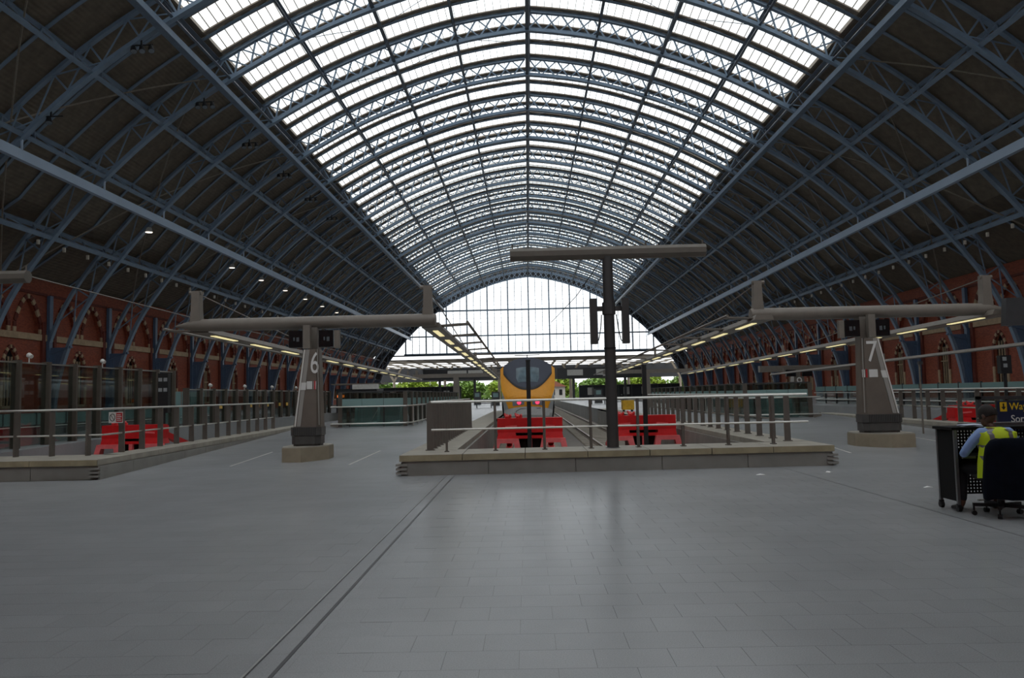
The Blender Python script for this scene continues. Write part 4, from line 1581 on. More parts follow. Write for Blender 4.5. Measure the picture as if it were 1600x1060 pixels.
# ================================================================== HIGH SPEED TRAIN
M['yellow'] = pm('warning_yellow_nose', (236, 160, 36), .35, var=.04)
M['navy'] = pm('dark_blue_cab', (48, 54, 72), .25, var=.06)
M['train_grey'] = pm('silver_grey_body', (166, 170, 172), .35, .2, var=.05)
M['skirt'] = pm('pale_grey_skirt', (190, 192, 192), .45, var=.05)
M['screen'] = pm('cab_windscreen', (92, 112, 122), .08, var=.3, scale=3)
M['lamp_pink'] = emis('red_tail_lamp', (255, 70, 110), 1.0)
M['lampglass'] = pm('headlamp_glass', (120, 130, 138), .1, var=.1)
def train():
    xc, yn = -.6, 38.4
    t = thing('train', 'high speed train with yellow nose and dark blue cab at the buffer', 'train', (xc, yn, -.48))
    zb, zt = -.18, 3.42
    # outline at a given distance back from the nose tip
    def ring(back, n=28):
        f = min(1, (back / 5.5)) ** .55
        out = []
        W = 1.28 + .14 * f
        top = 2.2 + (zt - 2.2) * min(1, (back / 4.2)) ** .6
        for k in range(n):
            a = 2 * math.pi * k / n
            c, s = math.cos(a), math.sin(a)
            e = 2 / 3.6
            x = W * (abs(c) ** e) * (1 if c >= 0 else -1)
            hz = (top - zb) / 2
            z = (top + zb) / 2 + hz * (abs(s) ** (2 / 2.6)) * (1 if s >= 0 else -1)
            # lower body tucks in
            if z < .8:
                x *= 1 - .10 * (.8 - z)
            # the face rakes back towards the roof
            y = yn + back + (max(0, z - 1.0) * .55 * (1 - f))
            out.append((xc + x, y, z))
        return out
    backs = [.0, .12, .35, .8, 1.6, 2.8, 4.4, 6.5]
    rings = [ring(b) for b in backs]
    body = MB()
    body.loft(rings, cap=False)
    # closed face
    cen = [(xc + (x - xc) * .0, yn - .10 + max(0, z - 1.0) * .5, (zb + 2.35) / 2 + (z - (zb + 2.35) / 2) * .0) for x, y, z in rings[0]]
    me = body.mesh('nose_shell', wloc(t))
    me.materials.append(M['yellow']); me.materials.append(M['train_grey']); me.materials.append(M['skirt'])
    for p in me.polygons:
        c = p.center + Vector(wloc(t))
        back = c.y - yn
        if c.z < 2.2:
            p.material_index = 2 if (abs(c.x - xc) < 1.0 and c.z < .95) else 1
        elif back > 3.2 or (abs(c.x - xc) > 1.25 and c.z < 1.6):
            p.material_index = 1
    smooth(me, 40)
    inst('nose_shell', me, t, (0, 0, 0))
    # front face: a curved shield, yellow above, pale skirt below
    def fx(u, v):
        """u -1..1 across, v 0..1 up -> point on the face; the top edge is a dome"""
        ztop = 3.46 - .56 * abs(u) ** 2.3
        z = zb + (ztop - zb) * v
        w = 1.36
        if z < 2.5:
            w -= .20 * ((2.5 - z) / 2.0) ** 1.2
        x = u * w
        y = yn - .12 + .24 * abs(u) ** 2.4 + max(0, z - 1.5) * .5 + (.1 if z < .5 else 0)
        return Vector((xc + x, y, z))
    def patch(name, u0, u1, v0, v1, mat, parent, off=0.0, nu=16, nv=14, keep=None, lim=lambda v: 1.0):
        mb = MB()
        for i in range(nu):
            for j in range(nv):
                ua, ub = u0 + (u1 - u0) * i / nu, u0 + (u1 - u0) * (i + 1) / nu
                va, vb = v0 + (v1 - v0) * j / nv, v0 + (v1 - v0) * (j + 1) / nv
                if keep and not keep((ua + ub) / 2, (va + vb) / 2):
                    continue
                q = [fx(ua * lim(va), va), fx(ub * lim(va), va), fx(ub * lim(vb), vb), fx(ua * lim(vb), vb)]
                mb.add([(p.x, p.y - off, p.z) for p in q], [(0, 1, 2, 3)])
        return part(name, mb, mat, parent, sm=True)
    patch('front_shield', -1, 1, .33, 1.0, 'yellow', t, nv=20, lim=lambda v: .80 + .2 * min(1, max(0, (v - .33) / .32)))
    patch('front_cheek', -1, 1, .30, .72, 'train_grey', t, off=-.02, nv=10)
    patch('front_skirt', -1, 1, 0.0, .33, 'skirt', t, off=.01, nv=6)
    # dark cab: a shield bounded below by a deep curve
    cab = MB()
    nu, nv = 28, 10
    vlow = lambda u: .575 + .32 * abs(u / .89) ** 2.5
    for i in range(nu):
        ua, ub = -.89 + 1.78 * i / nu, -.89 + 1.78 * (i + 1) / nu
        for j in range(nv):
            q = []
            for u, jj in ((ua, j), (ub, j), (ub, j + 1), (ua, j + 1)):
                v = vlow(u) + (1.0 - vlow(u)) * jj / nv
                p = fx(u, v)
                q.append((p.x, p.y - .018, p.z))
            cab.add(q, [(0, 1, 2, 3)])
    cb = part('cab_mask', cab, 'navy', t, sm=True)
    band = MB()
    for i in range(nu):
        ua, ub = -.89 + 1.78 * i / nu, -.89 + 1.78 * (i + 1) / nu
        q = []
        for u, dv in ((ua, -.02), (ub, -.02), (ub, .012), (ua, .012)):
            p = fx(u, vlow(u) + dv)
            q.append((p.x, p.y - .026, p.z))
        band.add(q, [(0, 1, 2, 3)])
    part('black_band', band, 'black', cb)
    ws = MB()
    for i in range(8):
        for j in range(6):
            q = []
            for a, b in ((i, j), (i + 1, j), (i + 1, j + 1), (i, j + 1)):
                u = (-.42 + .84 * a / 8) * (.86 + .14 * min(1, b / 2))
                v = .665 + .205 * b / 6
                p = fx(u, v)
                q.append((p.x, p.y - .032, p.z))
            ws.add(q, [(0, 1, 2, 3)])
    part('windscreen', ws, 'screen', cb)
    for sg in (-1, 1):
        hl = MB()
        for i in range(5):
            q = []
            for a, b in ((i, 0), (i + 1, 0), (i + 1, 1), (i, 1)):
                p = fx(sg * (.16 + .46 * a / 5), .355 + .075 * b)
                q.append((p.x, p.y - .02, p.z))
            hl.add(q, [(0, 1, 2, 3)])
        h = part('headlamp', hl, 'lampglass', t)
        p = fx(sg * .36, .392)
        part('tail_lamp', MB().tube([(p.x, p.y - .05, p.z), (p.x, p.y - .015, p.z)], .105, 14), 'lamp_pink', h)
    p = fx(0, .39)
    part('coupler_hatch', MB().box(xc - .16, xc + .16, p.y - .025, p.y + .05, p.z - .17, p.z + .17), 'yellow', t)
    hs_ = [fx(u, v) for u, v in ((-.55, .17), (-.5, .28), (-.3, .305), (.5, .315))]
    part('skirt_seam', MB().tube([(p.x, p.y - .02, p.z) for p in hs_], .014, 5), 'dark', t)
    # carriages behind
    for k in range(3):
        y0 = yn + 6.5 + k * 19
        sec = [(-1.42, .0), (1.42, .0), (1.45, 1.2), (1.40, 2.6), (1.1, 3.25), (.5, 3.42), (-.5, 3.42), (-1.1, 3.25), (-1.40, 2.6), (-1.45, 1.2)]
        part('carriage', MB().loft([[(xc + a, y, b) for a, b in sec] for y in (y0, y0 + 18.6)]), 'train_grey', t)
        for sg in (-1, 1):
            part('window_band', MB().box(*sorted((xc + sg * 1.38, xc + sg * 1.46)), y0 + .8, y0 + 17.8, 1.3, 2.1), 'win', t)
        bg = MB()
        for yy in (y0 + 2, y0 + 15):
            bg.box(xc - 1.1, xc + 1.1, yy, yy + 2.4, -.45, 0)
        part('bogie', bg, 'dark', t)
    part('nose_bogie', MB().box(xc - 1.0, xc + 1.0, yn + 2, yn + 5, -.47, -.1), 'dark', t)
    part('pantograph', MB().beam((xc - .8, yn + 11, 4.1), (xc + .8, yn + 11, 4.1), .05, .05).beam((xc, yn + 11, 3.4), (xc, yn + 11, 4.1), .06, .06), 'dark', t)
train()
#@@P4_END
# ================================================================== GLASS SCREENS AND ENCLOSURES
M['clear'] = glass('clear_sheet_glass', (0.80, 0.86, 0.84), 0.06, 0.02)
M['teal'] = glass('teal_band_glass', (0.45, 0.58, 0.56), 0.08, 0.1, 0.75, (150, 182, 180))
M['smoke'] = glass('smoked_sheet_glass', (0.78, 0.83, 0.81), 0.03, 0.02)
M['finbrown'] = pm('brown_grey_fin', (88, 80, 72), .5, .1, var=.08)
M['yellowcard'] = pm('yellow_card', (216, 178, 84), .6, var=.05)
M['lampwhite'] = pm('white_lamp_shell', (220, 218, 212), .4, var=.03)
def glass_screen(lab, x, ya, n, step, z1, notices=(), lamps=()):
    t = thing('glass_screen', lab, 'screen', (x, ya, zf(ya)))
    for k in range(n + 1):
        y = ya + step * k
        part('fin', MB().box(x - .15, x + .15, y - .05, y + .05, zf(y) - .02, z1 + .10), 'finbrown', t)
        if k < n:
            y2 = y + step
            part('pane', MB().box(x - .012, x + .012, y + .06, y2 - .06, zf(y) + .06, z1), 'smoke', t)
    part('top_rail', MB().box(x - .03, x + .03, ya, ya + n * step, z1, z1 + .05), 'steel', t)
    for y in notices:
        part('notice', MB().box(x + .02, x + .03, y, y + .55, 1.2, 1.42), 'yellowcard', t, label='yellow notice')
    for y in lamps:
        q = MB()
        q.tube([(x, y, z1 + .05), (x, y, z1 + .22)], .02, 6)
        q.tube([(x - .02, y, z1 + .3), (x + .12, y - .05, z1 + .24)], [.09, .07], 10)
        part('spot_lamp', q, 'lampwhite', t)
    return t
glass_screen('tall glass screen of brown fins behind the left railing', -17.6, 22.4, 9, 1.63, 3.02, lamps=(26.3, 30.9))
glass_screen('lower long glass screen with small yellow notices left of the numeral six pier', -17.6, 38.6, 17, 1.65, 2.20,
             notices=(42.6, 45.2, 47.3, 48.6, 50.4, 53.0, 54.6, 57.6), lamps=(41.5, 46.6, 51.6, 57))
t = thing('frosted_panels', 'row of pale teal upright panels behind the left glass screen', 'screen', (-18.7, 37.6, PZ))
for k in range(6):
    part('panel', MB().box(-18.74, -18.68, 37.7 + k * .98, 37.7 + k * .98 + .78, zf(37.7) + .02, 2.15), 'teal', t)
part('base_rail', MB().box(-18.8, -18.62, 37.6, 43.5, PZ - .02, PZ + .06), 'dkgrey', t)
t = thing('glass_balustrade', 'low teal topped glass balustrade far left behind the fin screen', 'railing', (-21.2, 24, zf(24)))
for k in range(13):
    y = 24 + k * 2.1
    part('pane', MB().box(-21.22, -21.18, y + .03, y + 2.07, zf(y) + .05, .78), 'clear', t)
    part('teal_pane', MB().box(-21.22, -21.18, y + .03, y + 2.07, .8, 1.28), 'teal', t)
    part('post', MB().box(-21.25, -21.15, y - .03, y + .03, zf(y) - .02, 1.3), 'dkgrey', t)
part('hand_rail', MB().tube([(-21.08, 24, .72), (-21.08, 51, .72)], .025, 8), 'steel', t)

t = thing('glass_balustrade', 'low teal topped glass balustrade on the far right platform under the brick wall', 'railing', (22.6, 30, zf(30)))
for k in range(16):
    y = 30 + k * 2.1
    part('pane', MB().box(22.58, 22.62, y + .03, y + 2.07, zf(y) + .03, 1.34), 'clear', t)
    part('teal_pane', MB().box(22.58, 22.62, y + .03, y + 2.07, 1.36, 1.72), 'teal', t)
    part('post', MB().box(22.55, 22.65, y - .03, y + .03, zf(y) - .02, 1.78), 'dkgrey', t)
for z in (1.25, .75):
    part('hand_rail', MB().tube([(22.45, 30, z), (22.45, 63.5, z)], .03, 8), 'steel', t)
M['void'] = pm('dark_teal_interior', (74, 104, 102), .4, var=.2)
def enclosure(sg, x_in, x_out, y0, y1, lab):
    """glass walls round an escalator opening; x_in is the side facing the middle pit"""
    z0, z1 = PZ - .06, 1.86
    t = thing('glass_enclosure', lab, 'enclosure', ((x_in + x_out) / 2, y0, PZ))
    xa, xb = sorted((x_in, x_out))
    n = 3
    for k in range(n):
        a, b = xa + (xb - xa) * k / n, xa + (xb - xa) * (k + 1) / n
        part('front_pane', MB().box(a + .01, b - .01, y0 - .01, y0 + .01, z0, 1.27), 'clear', t)
        part('teal_pane', MB().box(a + .01, b - .01, y0 - .012, y0 + .012, 1.27, 1.58), 'teal', t)
        part('upper_pane', MB().box(a + .01, b - .01, y0 - .01, y0 + .01, 1.58, z1), 'smoke', t)
    m = int((y1 - y0) / 1.6)
    for x in (x_in, x_out):
        for k in range(m):
            a, b = y0 + (y1 - y0) * k / m, y0 + (y1 - y0) * (k + 1) / m
            part('side_pane', MB().box(x - .01, x + .01, a + .04, b - .04, z0, 1.27), 'smoke', t)
            part('teal_pane', MB().box(x - .012, x + .012, a + .04, b - .04, 1.27, 1.58), 'teal', t)
            part('upper_pane', MB().box(x - .01, x + .01, a + .04, b - .04, 1.58, z1), 'smoke', t)
            part('post', MB().box(x - .09, x + .09, a - .035, a + .035, z0, z1), 'finbrown', t)
        part('top_rail', MB().box(x - .03, x + .03, y0, y1, z1, z1 + .04), 'dkgrey', t)
    part('top_rail', MB().box(xa, xb, y0 - .03, y0 + .03, z1, z1 + .04), 'dkgrey', t)
    for x in (xa + .4, xb - .95):
        part('post', MB().box(x - .03, x + .03, y0 + .02, y0 + .14, z0, z1), 'dkgrey', t)
    # handrail and low bumper rail wrap round the corner
    o = .28
    xi = x_in - sg * o
    xe = x_out + sg * .35
    for z in (1.24, .46 + .05):
        part('rail', MB().tube([(xe, y0 - o, z), (xi + sg * .2, y0 - o, z), (xi, y0 - o + .35, z), (xi, y0 + 12, z)], .03, 8), 'steel', t, sm=True)
    part('rail_bracket', MB().beam((xe, y0 - o, .5), (xe - sg * .3, y0 - o + .1, z0 + .06), .06, .16), 'taupe', t)
    for k in range(8):
        y = y0 + .4 + k * 1.5
        part('rail_stanchion', MB().box(xi - .025, xi + .025, y - .03, y + .03, z0, 1.24), 'steel', t)
    return t
enclosure(-1, -5.95, -8.8, 34.0, 60, 'glass escalator enclosure with teal band right of the numeral six pier')
enclosure(1, 8.85, 11.65, 34.3, 60, 'glass escalator enclosure with teal band left of the numeral seven pier')
def escalator(xa, xb, y0, lab):
    t = thing('escalator', lab, 'escalator', ((xa + xb) / 2, y0, PZ))
    xm = (xa + xb) / 2
    part('landing', MB().box(xa, xb, y0, y0 + 7, PZ - .05, PZ + .02), 'void', t)
    for x in (xa + .1, xm, xb - .1):
        b = MB().loft([[(x - .06, y0 + .6, PZ + .02), (x + .06, y0 + .6, PZ + .02), (x + .06, y0 + 20, PZ + .02), (x - .06, y0 + 20, PZ + .02)],
                       [(x - .06, y0 + .8, PZ + .75), (x + .06, y0 + .8, PZ + .75), (x + .06, y0 + 19, PZ + .75), (x - .06, y0 + 19, PZ + .75)]])
        part('balustrade_panel', b, 'void', t)
        part('hand_rail', MB().tube([(x, y0 + .8, PZ + .80), (x, y0 + 19, PZ + .80)], .05, 6), 'dark', t)
    for k in range(6):
        y = y0 + 3 + k * 1.2
        part('reflection_line', MB().beam((xa + .3 + .3 * (k % 3), y, PZ + .05), (xa + .6 + .3 * (k % 3), y + .4, PZ + .65), .03, .03), 'steel', t)  # unlit steel bars imitating diagonal pale reflections in the enclosure glass
escalator(-8.5, -6.25, 34.6, 'dark escalator head inside the left glass enclosure')
escalator(9.15, 11.35, 34.9, 'dark escalator head inside the right glass enclosure')

# ================================================================== FAR PIER, SIGNALS, LAMPS, SMALL THINGS
def far_pier(x, y, num, lab):
    t = thing('pier', lab, 'pillar', (x, y, PZ))
    part('body_panel', MB().loft([[(x - w, y - .4, z), (x + w, y - .4, z), (x + w, y + .6, z), (x - w, y + .6, z)] for z, w in ((PZ, .62), (PZ + .5, .6), (2.72, .42))]), 'pier', t)
    part('neck', MB().box(x - .2, x + .2, y - .2, y + .2, 2.7, 3.4), 'taupe', t)
    part('cross_beam', MB().loft([[(x - 3.4, y - r, 3.42 - r), (x - 3.4, y + r, 3.42 - r), (x - 3.4, y + r, 3.42 + r), (x - 3.4, y - r, 3.42 + r)] for r in (.28,)] +
                                 [[(x + 4.6, y - .24, 3.2), (x + 4.6, y + .24, 3.2), (x + 4.6, y + .24, 3.68), (x + 4.6, y - .24, 3.68)]]), 'taupe', t)
    for d in (-.72, .72):
        part('display', MB().box(x + d - .42, x + d + .42, y - .5, y - .2, 2.7, 3.3), 'screen_dark', t)
    lettering('numeral', num, 1.25, 'numeral', t, (x, y - .44, 2.15), sx=.9)
far_pier(23.6, 70.6, '9', 'distant pier with numeral 9 by the right wall')
trough(20.9, 1, 'thin light trough over the far right platform behind numeral seven pier', y0=30, y1=69, lit=False)
M['lens'] = pm('pale_signal_lens', (150, 154, 156), .3, var=.04)
def signal(x, y, z0, z1, lab, lens):
    t = thing('signal', lab, 'signal', (x, y, PZ))
    part('post', MB().tube([(x, y, -.72), (x, y, z0 + .1)], .06, 8), 'black', t)
    part('head', MB().box(x - .2, x + .2, y - .12, y + .12, z0, z1), 'black', t)
    for dx, z in lens:
        part('lens', MB().box(x + dx - .07, x + dx + .07, y - .14, y - .12, z - .07, z + .07), 'lens', t)
signal(-14.95, 30.6, 1.2, 2.75, 'black signal with pale square lenses behind the left railing', ((-.1, 2.5), (.1, 2.5), (-.1, 2.1), (.1, 2.1)))
signal(17.25, 29.6, 2.0, 2.68, 'black signal with a white lens above the right railing', ((-.06, 2.55), (-.04, 2.3)))
t = thing('slim_post', 'slim grey post just right of the numeral seven pier', 'post', (11.42, 24.2, zf(24.2)))
part('shaft', MB().tube([(11.42, 24.2, zf(24.2) - .03), (11.42, 24.2, 2.3)], .03, 8), 'taupe', t)
part('head', MB().box(11.36, 11.48, 24.1, 24.2, 2.26, 2.36), 'dkgrey', t)
M['glow'] = emis('white_downlight_glow', (255, 240, 222), 2.6)
dl = None
ORD = ['nearest', 'second nearest', 'third', 'fourth', 'fifth', 'sixth', 'seventh', 'eighth', 'farthest']
for q_, k in enumerate((0, 2, 3, 4, 5, 6, 7, 8, 9)):
    y = RIB0 + BAY * k
    lab = ORD[q_] + ' of the round white downlights under the left arch ribs'
    s = s_at_x(31.2)
    x, z = arch(-s, -.12)[0]
    if dl is None:
        dl = thing('downlight', lab, 'light', (x, y, z), 'downlights under the left arch ribs')
        part('shell', MB().tube([(x, y, z - .28), (x, y, z + .1)], [.3, .2], 14), 'lampwhite', dl)
        part('lens', MB().tube([(x, y, z - .30), (x, y, z - .275)], .27, 14), 'glow', dl)
    else:
        dup(dl, (x, y, z), lab)
# black spot lamp clusters hanging at the left edge of the glazing
for q_, (x, y) in enumerate(((-28.2, 44.22), (-22.9, 44.22), (-22.9, 53.16), (-22.9, 62.1), (-22.9, 71.04), (-22.9, 79.98), (-22.9, 88.92))):
    z = arch(-s_at_x(-x), 0)[0][1]
    lab = ('lone black spot lamps on the nearest left rib, low on the roof slope', 'nearest black spot lamp cluster below the left glazing edge', 'second nearest black spot lamp cluster below the left glazing edge',
           'third black spot lamp cluster below the left glazing edge', 'fourth black spot lamp cluster below the left glazing edge', 'fifth black spot lamp cluster below the left glazing edge', 'farthest black spot lamp cluster below the left glazing edge')[q_]
    t = thing('spot_lamp_cluster', lab, 'light', (x, y, z), 'spot lamp clusters on the left ribs')
    part('bracket', MB().beam((x, y, z - .02), (x, y, z - .35), .08, .08).beam((x - .5, y, z - .35), (x + .7, y, z - .35), .06, .06, (0, 1, 0)), 'dark', t)
    for d in (-.45, .05, .6) if q_ else (-.1,):
        c = Vector((x + d, y - .05, z - .55))
        u = Vector((.25, -.35, -.9)).normalized()
        part('lamp', MB().tube([c - u * .2, c + u * .12, c + u * .26], [.11, .17, .19], 10), 'dark', t)
        part('lens', MB().tube([c + u * .262, c + u * .27], [.17, .17], 10), 'lampglass', t)
t = tag(part('overhead_wire', MB().tube([(-11.75, 17.0, 4.5), (-11.9, 28, 4.42), (-12.0, 60, 4.5)], .014, 4), 'taupe', at=(-11.75, 17, 4.5)), 'thin overhead wire running away from the left T mast arm', 'wire')
# litter
M['paper'] = pm('white_paper', (240, 240, 238), .7, var=.04)
for x, y, w, d, a, lab in ((3.73, 14.9, .16, .05, .1, 'white paper strip on the floor before the curb'), (5.1, 15.15, .11, .08, .7, 'crumpled white scrap near the right end of the curb'),
                           (5.68, 12.6, .14, .035, .2, 'pale scrap on the floor behind the black desk')):
    c, s = math.cos(a), math.sin(a)
    mb = MB()
    g_ = [(-1, -1, .004), (0, -1, .014), (1, -1, .004), (1, 1, .006), (0, 1, .022), (-1, 1, .004)]
    vs = [(x + (p * w / 2) * c - (q * d / 2) * s, y + (p * w / 2) * s + (q * d / 2) * c, z) for p, q, z in g_]
    mb.add(vs + [(a_, b_, .001) for a_, b_, _ in vs], [(0, 1, 4, 5), (1, 2, 3, 4), (11, 10, 7, 6), (10, 9, 8, 7)] + [(i, i + 6, (i + 1) % 6 + 6, (i + 1) % 6) for i in range(6)])
    tag(part('paper_scrap', mb, 'paper', at=(x, y, 0)), lab, 'litter')
# pale inlaid lines on the ramps
M['inlay'] = pm('pale_inlay_strip', (190, 188, 182), .5, var=.05)
for xa, ya, xb, yb in ((-7.76, 18.7, -7.96, 22.4), (-4.86, 18.5, -4.80, 22.1), (7.05, 18.9, 7.3, 21.2), (10.45, 21.4, 10.55, 23.2)):
    mb = MB()
    mb.loft([[(x - .025, y, zf(y) + z) for z in (.004,)] + [(x + .025, y, zf(y) + .004), (x + .025, y, zf(y) - .01), (x - .025, y, zf(y) - .01)] for x, y in ((xa, ya), (xb, yb))])
    part('inlay_strip', mb, 'inlay', floor)
# small things far along the platforms
M['trolley'] = pm('yellow_trolley', (222, 172, 40), .5)
t = thing('trolley', 'small yellow trolley on the platform right of the T mast', 'trolley', (5.6, 48.5, PZ))
part('tray', MB().box(5.2, 5.9, 48.2, 49.0, PZ + .12, PZ + .7), 'trolley', t)
part('handle', MB().tube([(5.25, 48.3, PZ + .7), (5.2, 48.2, PZ + 1.05), (5.2, 48.9, PZ + 1.05), (5.25, 48.9, PZ + .7)], .025, 6), 'dark', t)
for dx in (.1, .6):
    for dy in (.1, .7):
        part('wheel', MB().tube([(5.2 + dx - .03, 48.2 + dy, PZ + .07), (5.2 + dx + .03, 48.2 + dy, PZ + .07)], .07, 10), 'dark', t)
def bench(x, y, lab):
    t = thing('bench', lab, 'bench', (x, y, PZ))
    part('seat', MB().box(x - .9, x + .9, y - .22, y + .22, PZ + .40, PZ + .46), 'dkgrey', t)
    part('backrest', MB().box(x - .9, x + .9, y + .18, y + .24, PZ + .55, PZ + .85), 'dkgrey', t)
    for d in (-.7, .7):
        part('leg', MB().box(x + d - .04, x + d + .04, y - .2, y + .22, PZ, PZ + .42), 'dkgrey', t)
        part('back_post', MB().box(x + d - .03, x + d + .03, y + .19, y + .23, PZ + .4, PZ + .86), 'dkgrey', t)
bench(6.9, 66, 'dark bench on the platform right of the train, nearer of two')
bench(6.9, 84, 'dark bench on the platform right of the train, farther of two')
bench(-4.9, 76, 'dark bench on the platform left of the train')
def machine(x, y, h, lab):
    t = thing('ticket_machine', lab, 'machine', (x, y, PZ))
    part('cabinet', MB().box(x - .45, x + .45, y - .35, y + .35, PZ, PZ + h), 'dkgrey', t)
    part('display', MB().box(x - .3, x + .3, y - .37, y - .35, PZ + h * .6, PZ + h * .9), 'teal', t)
    part('plinth', MB().box(x - .48, x + .48, y - .38, y + .38, PZ, PZ + .08), 'dark', t)
machine(-4.4, 92, 1.6, 'grey machine standing left of the train')
machine(-7.4, 105, 1.7, 'grey machine far left of the train')
machine(8.0, 96, 1.7, 'grey machine far right of the train')
t = thing('kiosk', 'small lit kiosk with pale fascia beyond the numeral six pier', 'kiosk', (-14.5, 66, PZ))
part('cabin', MB().box(-16.6, -13.2, 65, 68, PZ, 2.4), 'darkpanel', t)
part('fascia', MB().box(-15.2, -13.0, 64.8, 65.0, 2.35, 2.75), 'fascia', t)
part('canopy', MB().box(-17.0, -12.8, 64.8, 68.2, 2.75, 2.85), 'taupe', t)
M['orange'] = emis('orange_lamp', (255, 130, 50), 1.0)
part('warm_lamp', MB().box(-16.5, -15.9, 64.95, 65, 1.7, 1.9), 'orange', t)
#@@P5_END
# ================================================================== DESK, SIGN, CHAIR, WORKER
M['deskblack'] = pm('black_desk_panel', (13, 12, 12), .7, var=.08, spec=.25)
M['alu'] = pm('grey_aluminium', (120, 120, 122), .4, .5, var=.05)
M['bluepaper'] = pm('pale_blue_papers', (196, 206, 222), .7, var=.04)
def desk():
    x0, x1, y0, y1 = 4.83, 6.05, 10.14, 10.56
    t = thing('mobile_desk', 'black mobile reception desk with perforated panels and castors', 'desk', ((x0 + x1) / 2, 10.35, 0))
    part('side_panel', MB().box(x0 - .015, x0 + .015, y0 + .03, y1 - .02, .13, 1.02), 'deskblack', t)
    part('side_panel', MB().box(x1 - .015, x1 + .015, y0 + .03, y1 - .02, .13, 1.02), 'deskblack', t)
    part('top', MB().box(x0 - .05, x1 + .05, y0 - .03, y1 + .03, 1.03, 1.065), 'deskblack', t)
    part('raised_ledge', MB().box(x0 + .28, x1, y1 - .16, y1 + .02, 1.066, 1.10), 'alu', t)
    for x in (x0, x1):
        for y in (y0, y1):
            lg = part('leg', MB().box(x - .018, x + .018, y - .018, y + .018, .09, 1.03), 'alu', t)
            part('castor', MB().tube([(x - .022, y, .042), (x + .022, y, .042)], .042, 14), 'dark', lg)
            part('castor_fork', MB().box(x - .03, x + .03, y - .012, y + .012, .05, .10), 'dkgrey', lg)
    def perforated(za, zb):
        """panel with real square holes at 38 mm pitch"""
        mb = MB()
        px = .042
        nx = int((x1 - x0 - .05) / px)
        nz = int((zb - za) / px)
        h = .5
        ya, yb = y1 - .03, y1 - .022
        for i in range(nx + 1):
            x = x0 + .025 + i * px
            mb.box(x - px * .27, x + px * .27, ya, yb, za, zb)
        for j in range(nz + 1):
            z = za + j * px
            mb.box(x0 + .025, x1 - .025, ya + .001, yb - .001, z - px * .27, z + px * .27)
        return mb
    part('perforated_panel', perforated(.76, 1.02), 'deskblack', t)
    part('perforated_panel', perforated(.18, .50), 'deskblack', t)
    part('middle_panel', MB().box(x0 + .02, x1 - .02, y1 - .03, y1 - .02, .5, .76), 'deskblack', t)
    sh = part('shelf', MB().box(x0 + .03, x1 - .03, y0 - .17, y1 - .06, .685, .71), 'deskblack', t)
    part('shelf_edge', MB().box(x0 - .02, x0 + .14, y0 - .20, y0 - .165, .685, .712), 'alu', sh)
    part('foot_bar', MB().box(x0 + .3, x0 + .7, y0 + .08, y0 + .12, .12, .135), 'steel', t)
    p = thing('papers', 'loose pale papers lying on the black desk top', 'papers', (5.13, 10.32, 1.066))
    for k in range(4):
        a = .2 * k - .3
        c, s = math.cos(a), math.sin(a)
        q = [(5.13 + u * .13 * c - v * .1 * s, 10.3 + u * .13 * s + v * .1 * c) for u, v in ((-1, -1), (1, -1), (1, 1), (-1, 1))]
        part('sheet', MB().loft([[(a_, b_, 1.0665 + .006 * k + .01 * (i == 2)) for i, (a_, b_) in enumerate(q)], [(a_, b_, 1.069 + .006 * k + .01 * (i == 2)) for i, (a_, b_) in enumerate(q)]]), 'bluepaper', p)
desk()
M['signnavy'] = pm('navy_sign_board', (28, 38, 66), .4, var=.04)
M['signyellow'] = pm('yellow_lettering', (232, 190, 30), .5, var=.02)
def way_out():
    y = 12.9
    t = thing('direction_sign', 'navy sign reading Way out and Sortie on a glass stand behind the worker', 'sign', (7.6, y, 0))
    xl = 6.74
    part('glass_panel', MB().box(xl, xl + 2.4, y + .03, y + .05, .12, 1.38), 'smoke', t)
    part('top_frame', MB().box(xl - .03, xl + 2.4, y, y + .06, 1.36, 1.41), 'dkgrey', t)
    part('left_frame', MB().box(xl - .03, xl + .03, y, y + .06, 0, 1.41), 'dkgrey', t)
    part('right_frame', MB().box(xl + 2.37, xl + 2.43, y, y + .06, 0, 1.41), 'dkgrey', t)
    b = part('board', MB().box(xl + .28, xl + 2.3, y - .02, y + .02, .82, 1.33), 'signnavy', t)
    sq = MB().box(xl + .31, xl + .42, y - .026, y - .02, 1.16, 1.31)
    part('pictogram_square', sq, 'signyellow', b)
    ar = MB().box(xl + .354, xl + .376, y - .031, y - .026, 1.22, 1.29)
    ar.loft([[(xl + .33, y - .031, 1.235), (xl + .40, y - .031, 1.235), (xl + .365, y - .031, 1.185)], [(xl + .33, y - .026, 1.235), (xl + .40, y - .026, 1.235), (xl + .365, y - .026, 1.185)]])
    part('arrow', ar, 'black', b)
    lettering('lettering', 'Way out', .165, 'signyellow', b, (xl + .46, y - .024, 1.235), align='LEFT', sx=.9)
    lettering('lettering', 'Sortie', .165, 'numeral', b, (xl + .48, y - .024, 1.035), align='LEFT', sx=.9)
way_out()

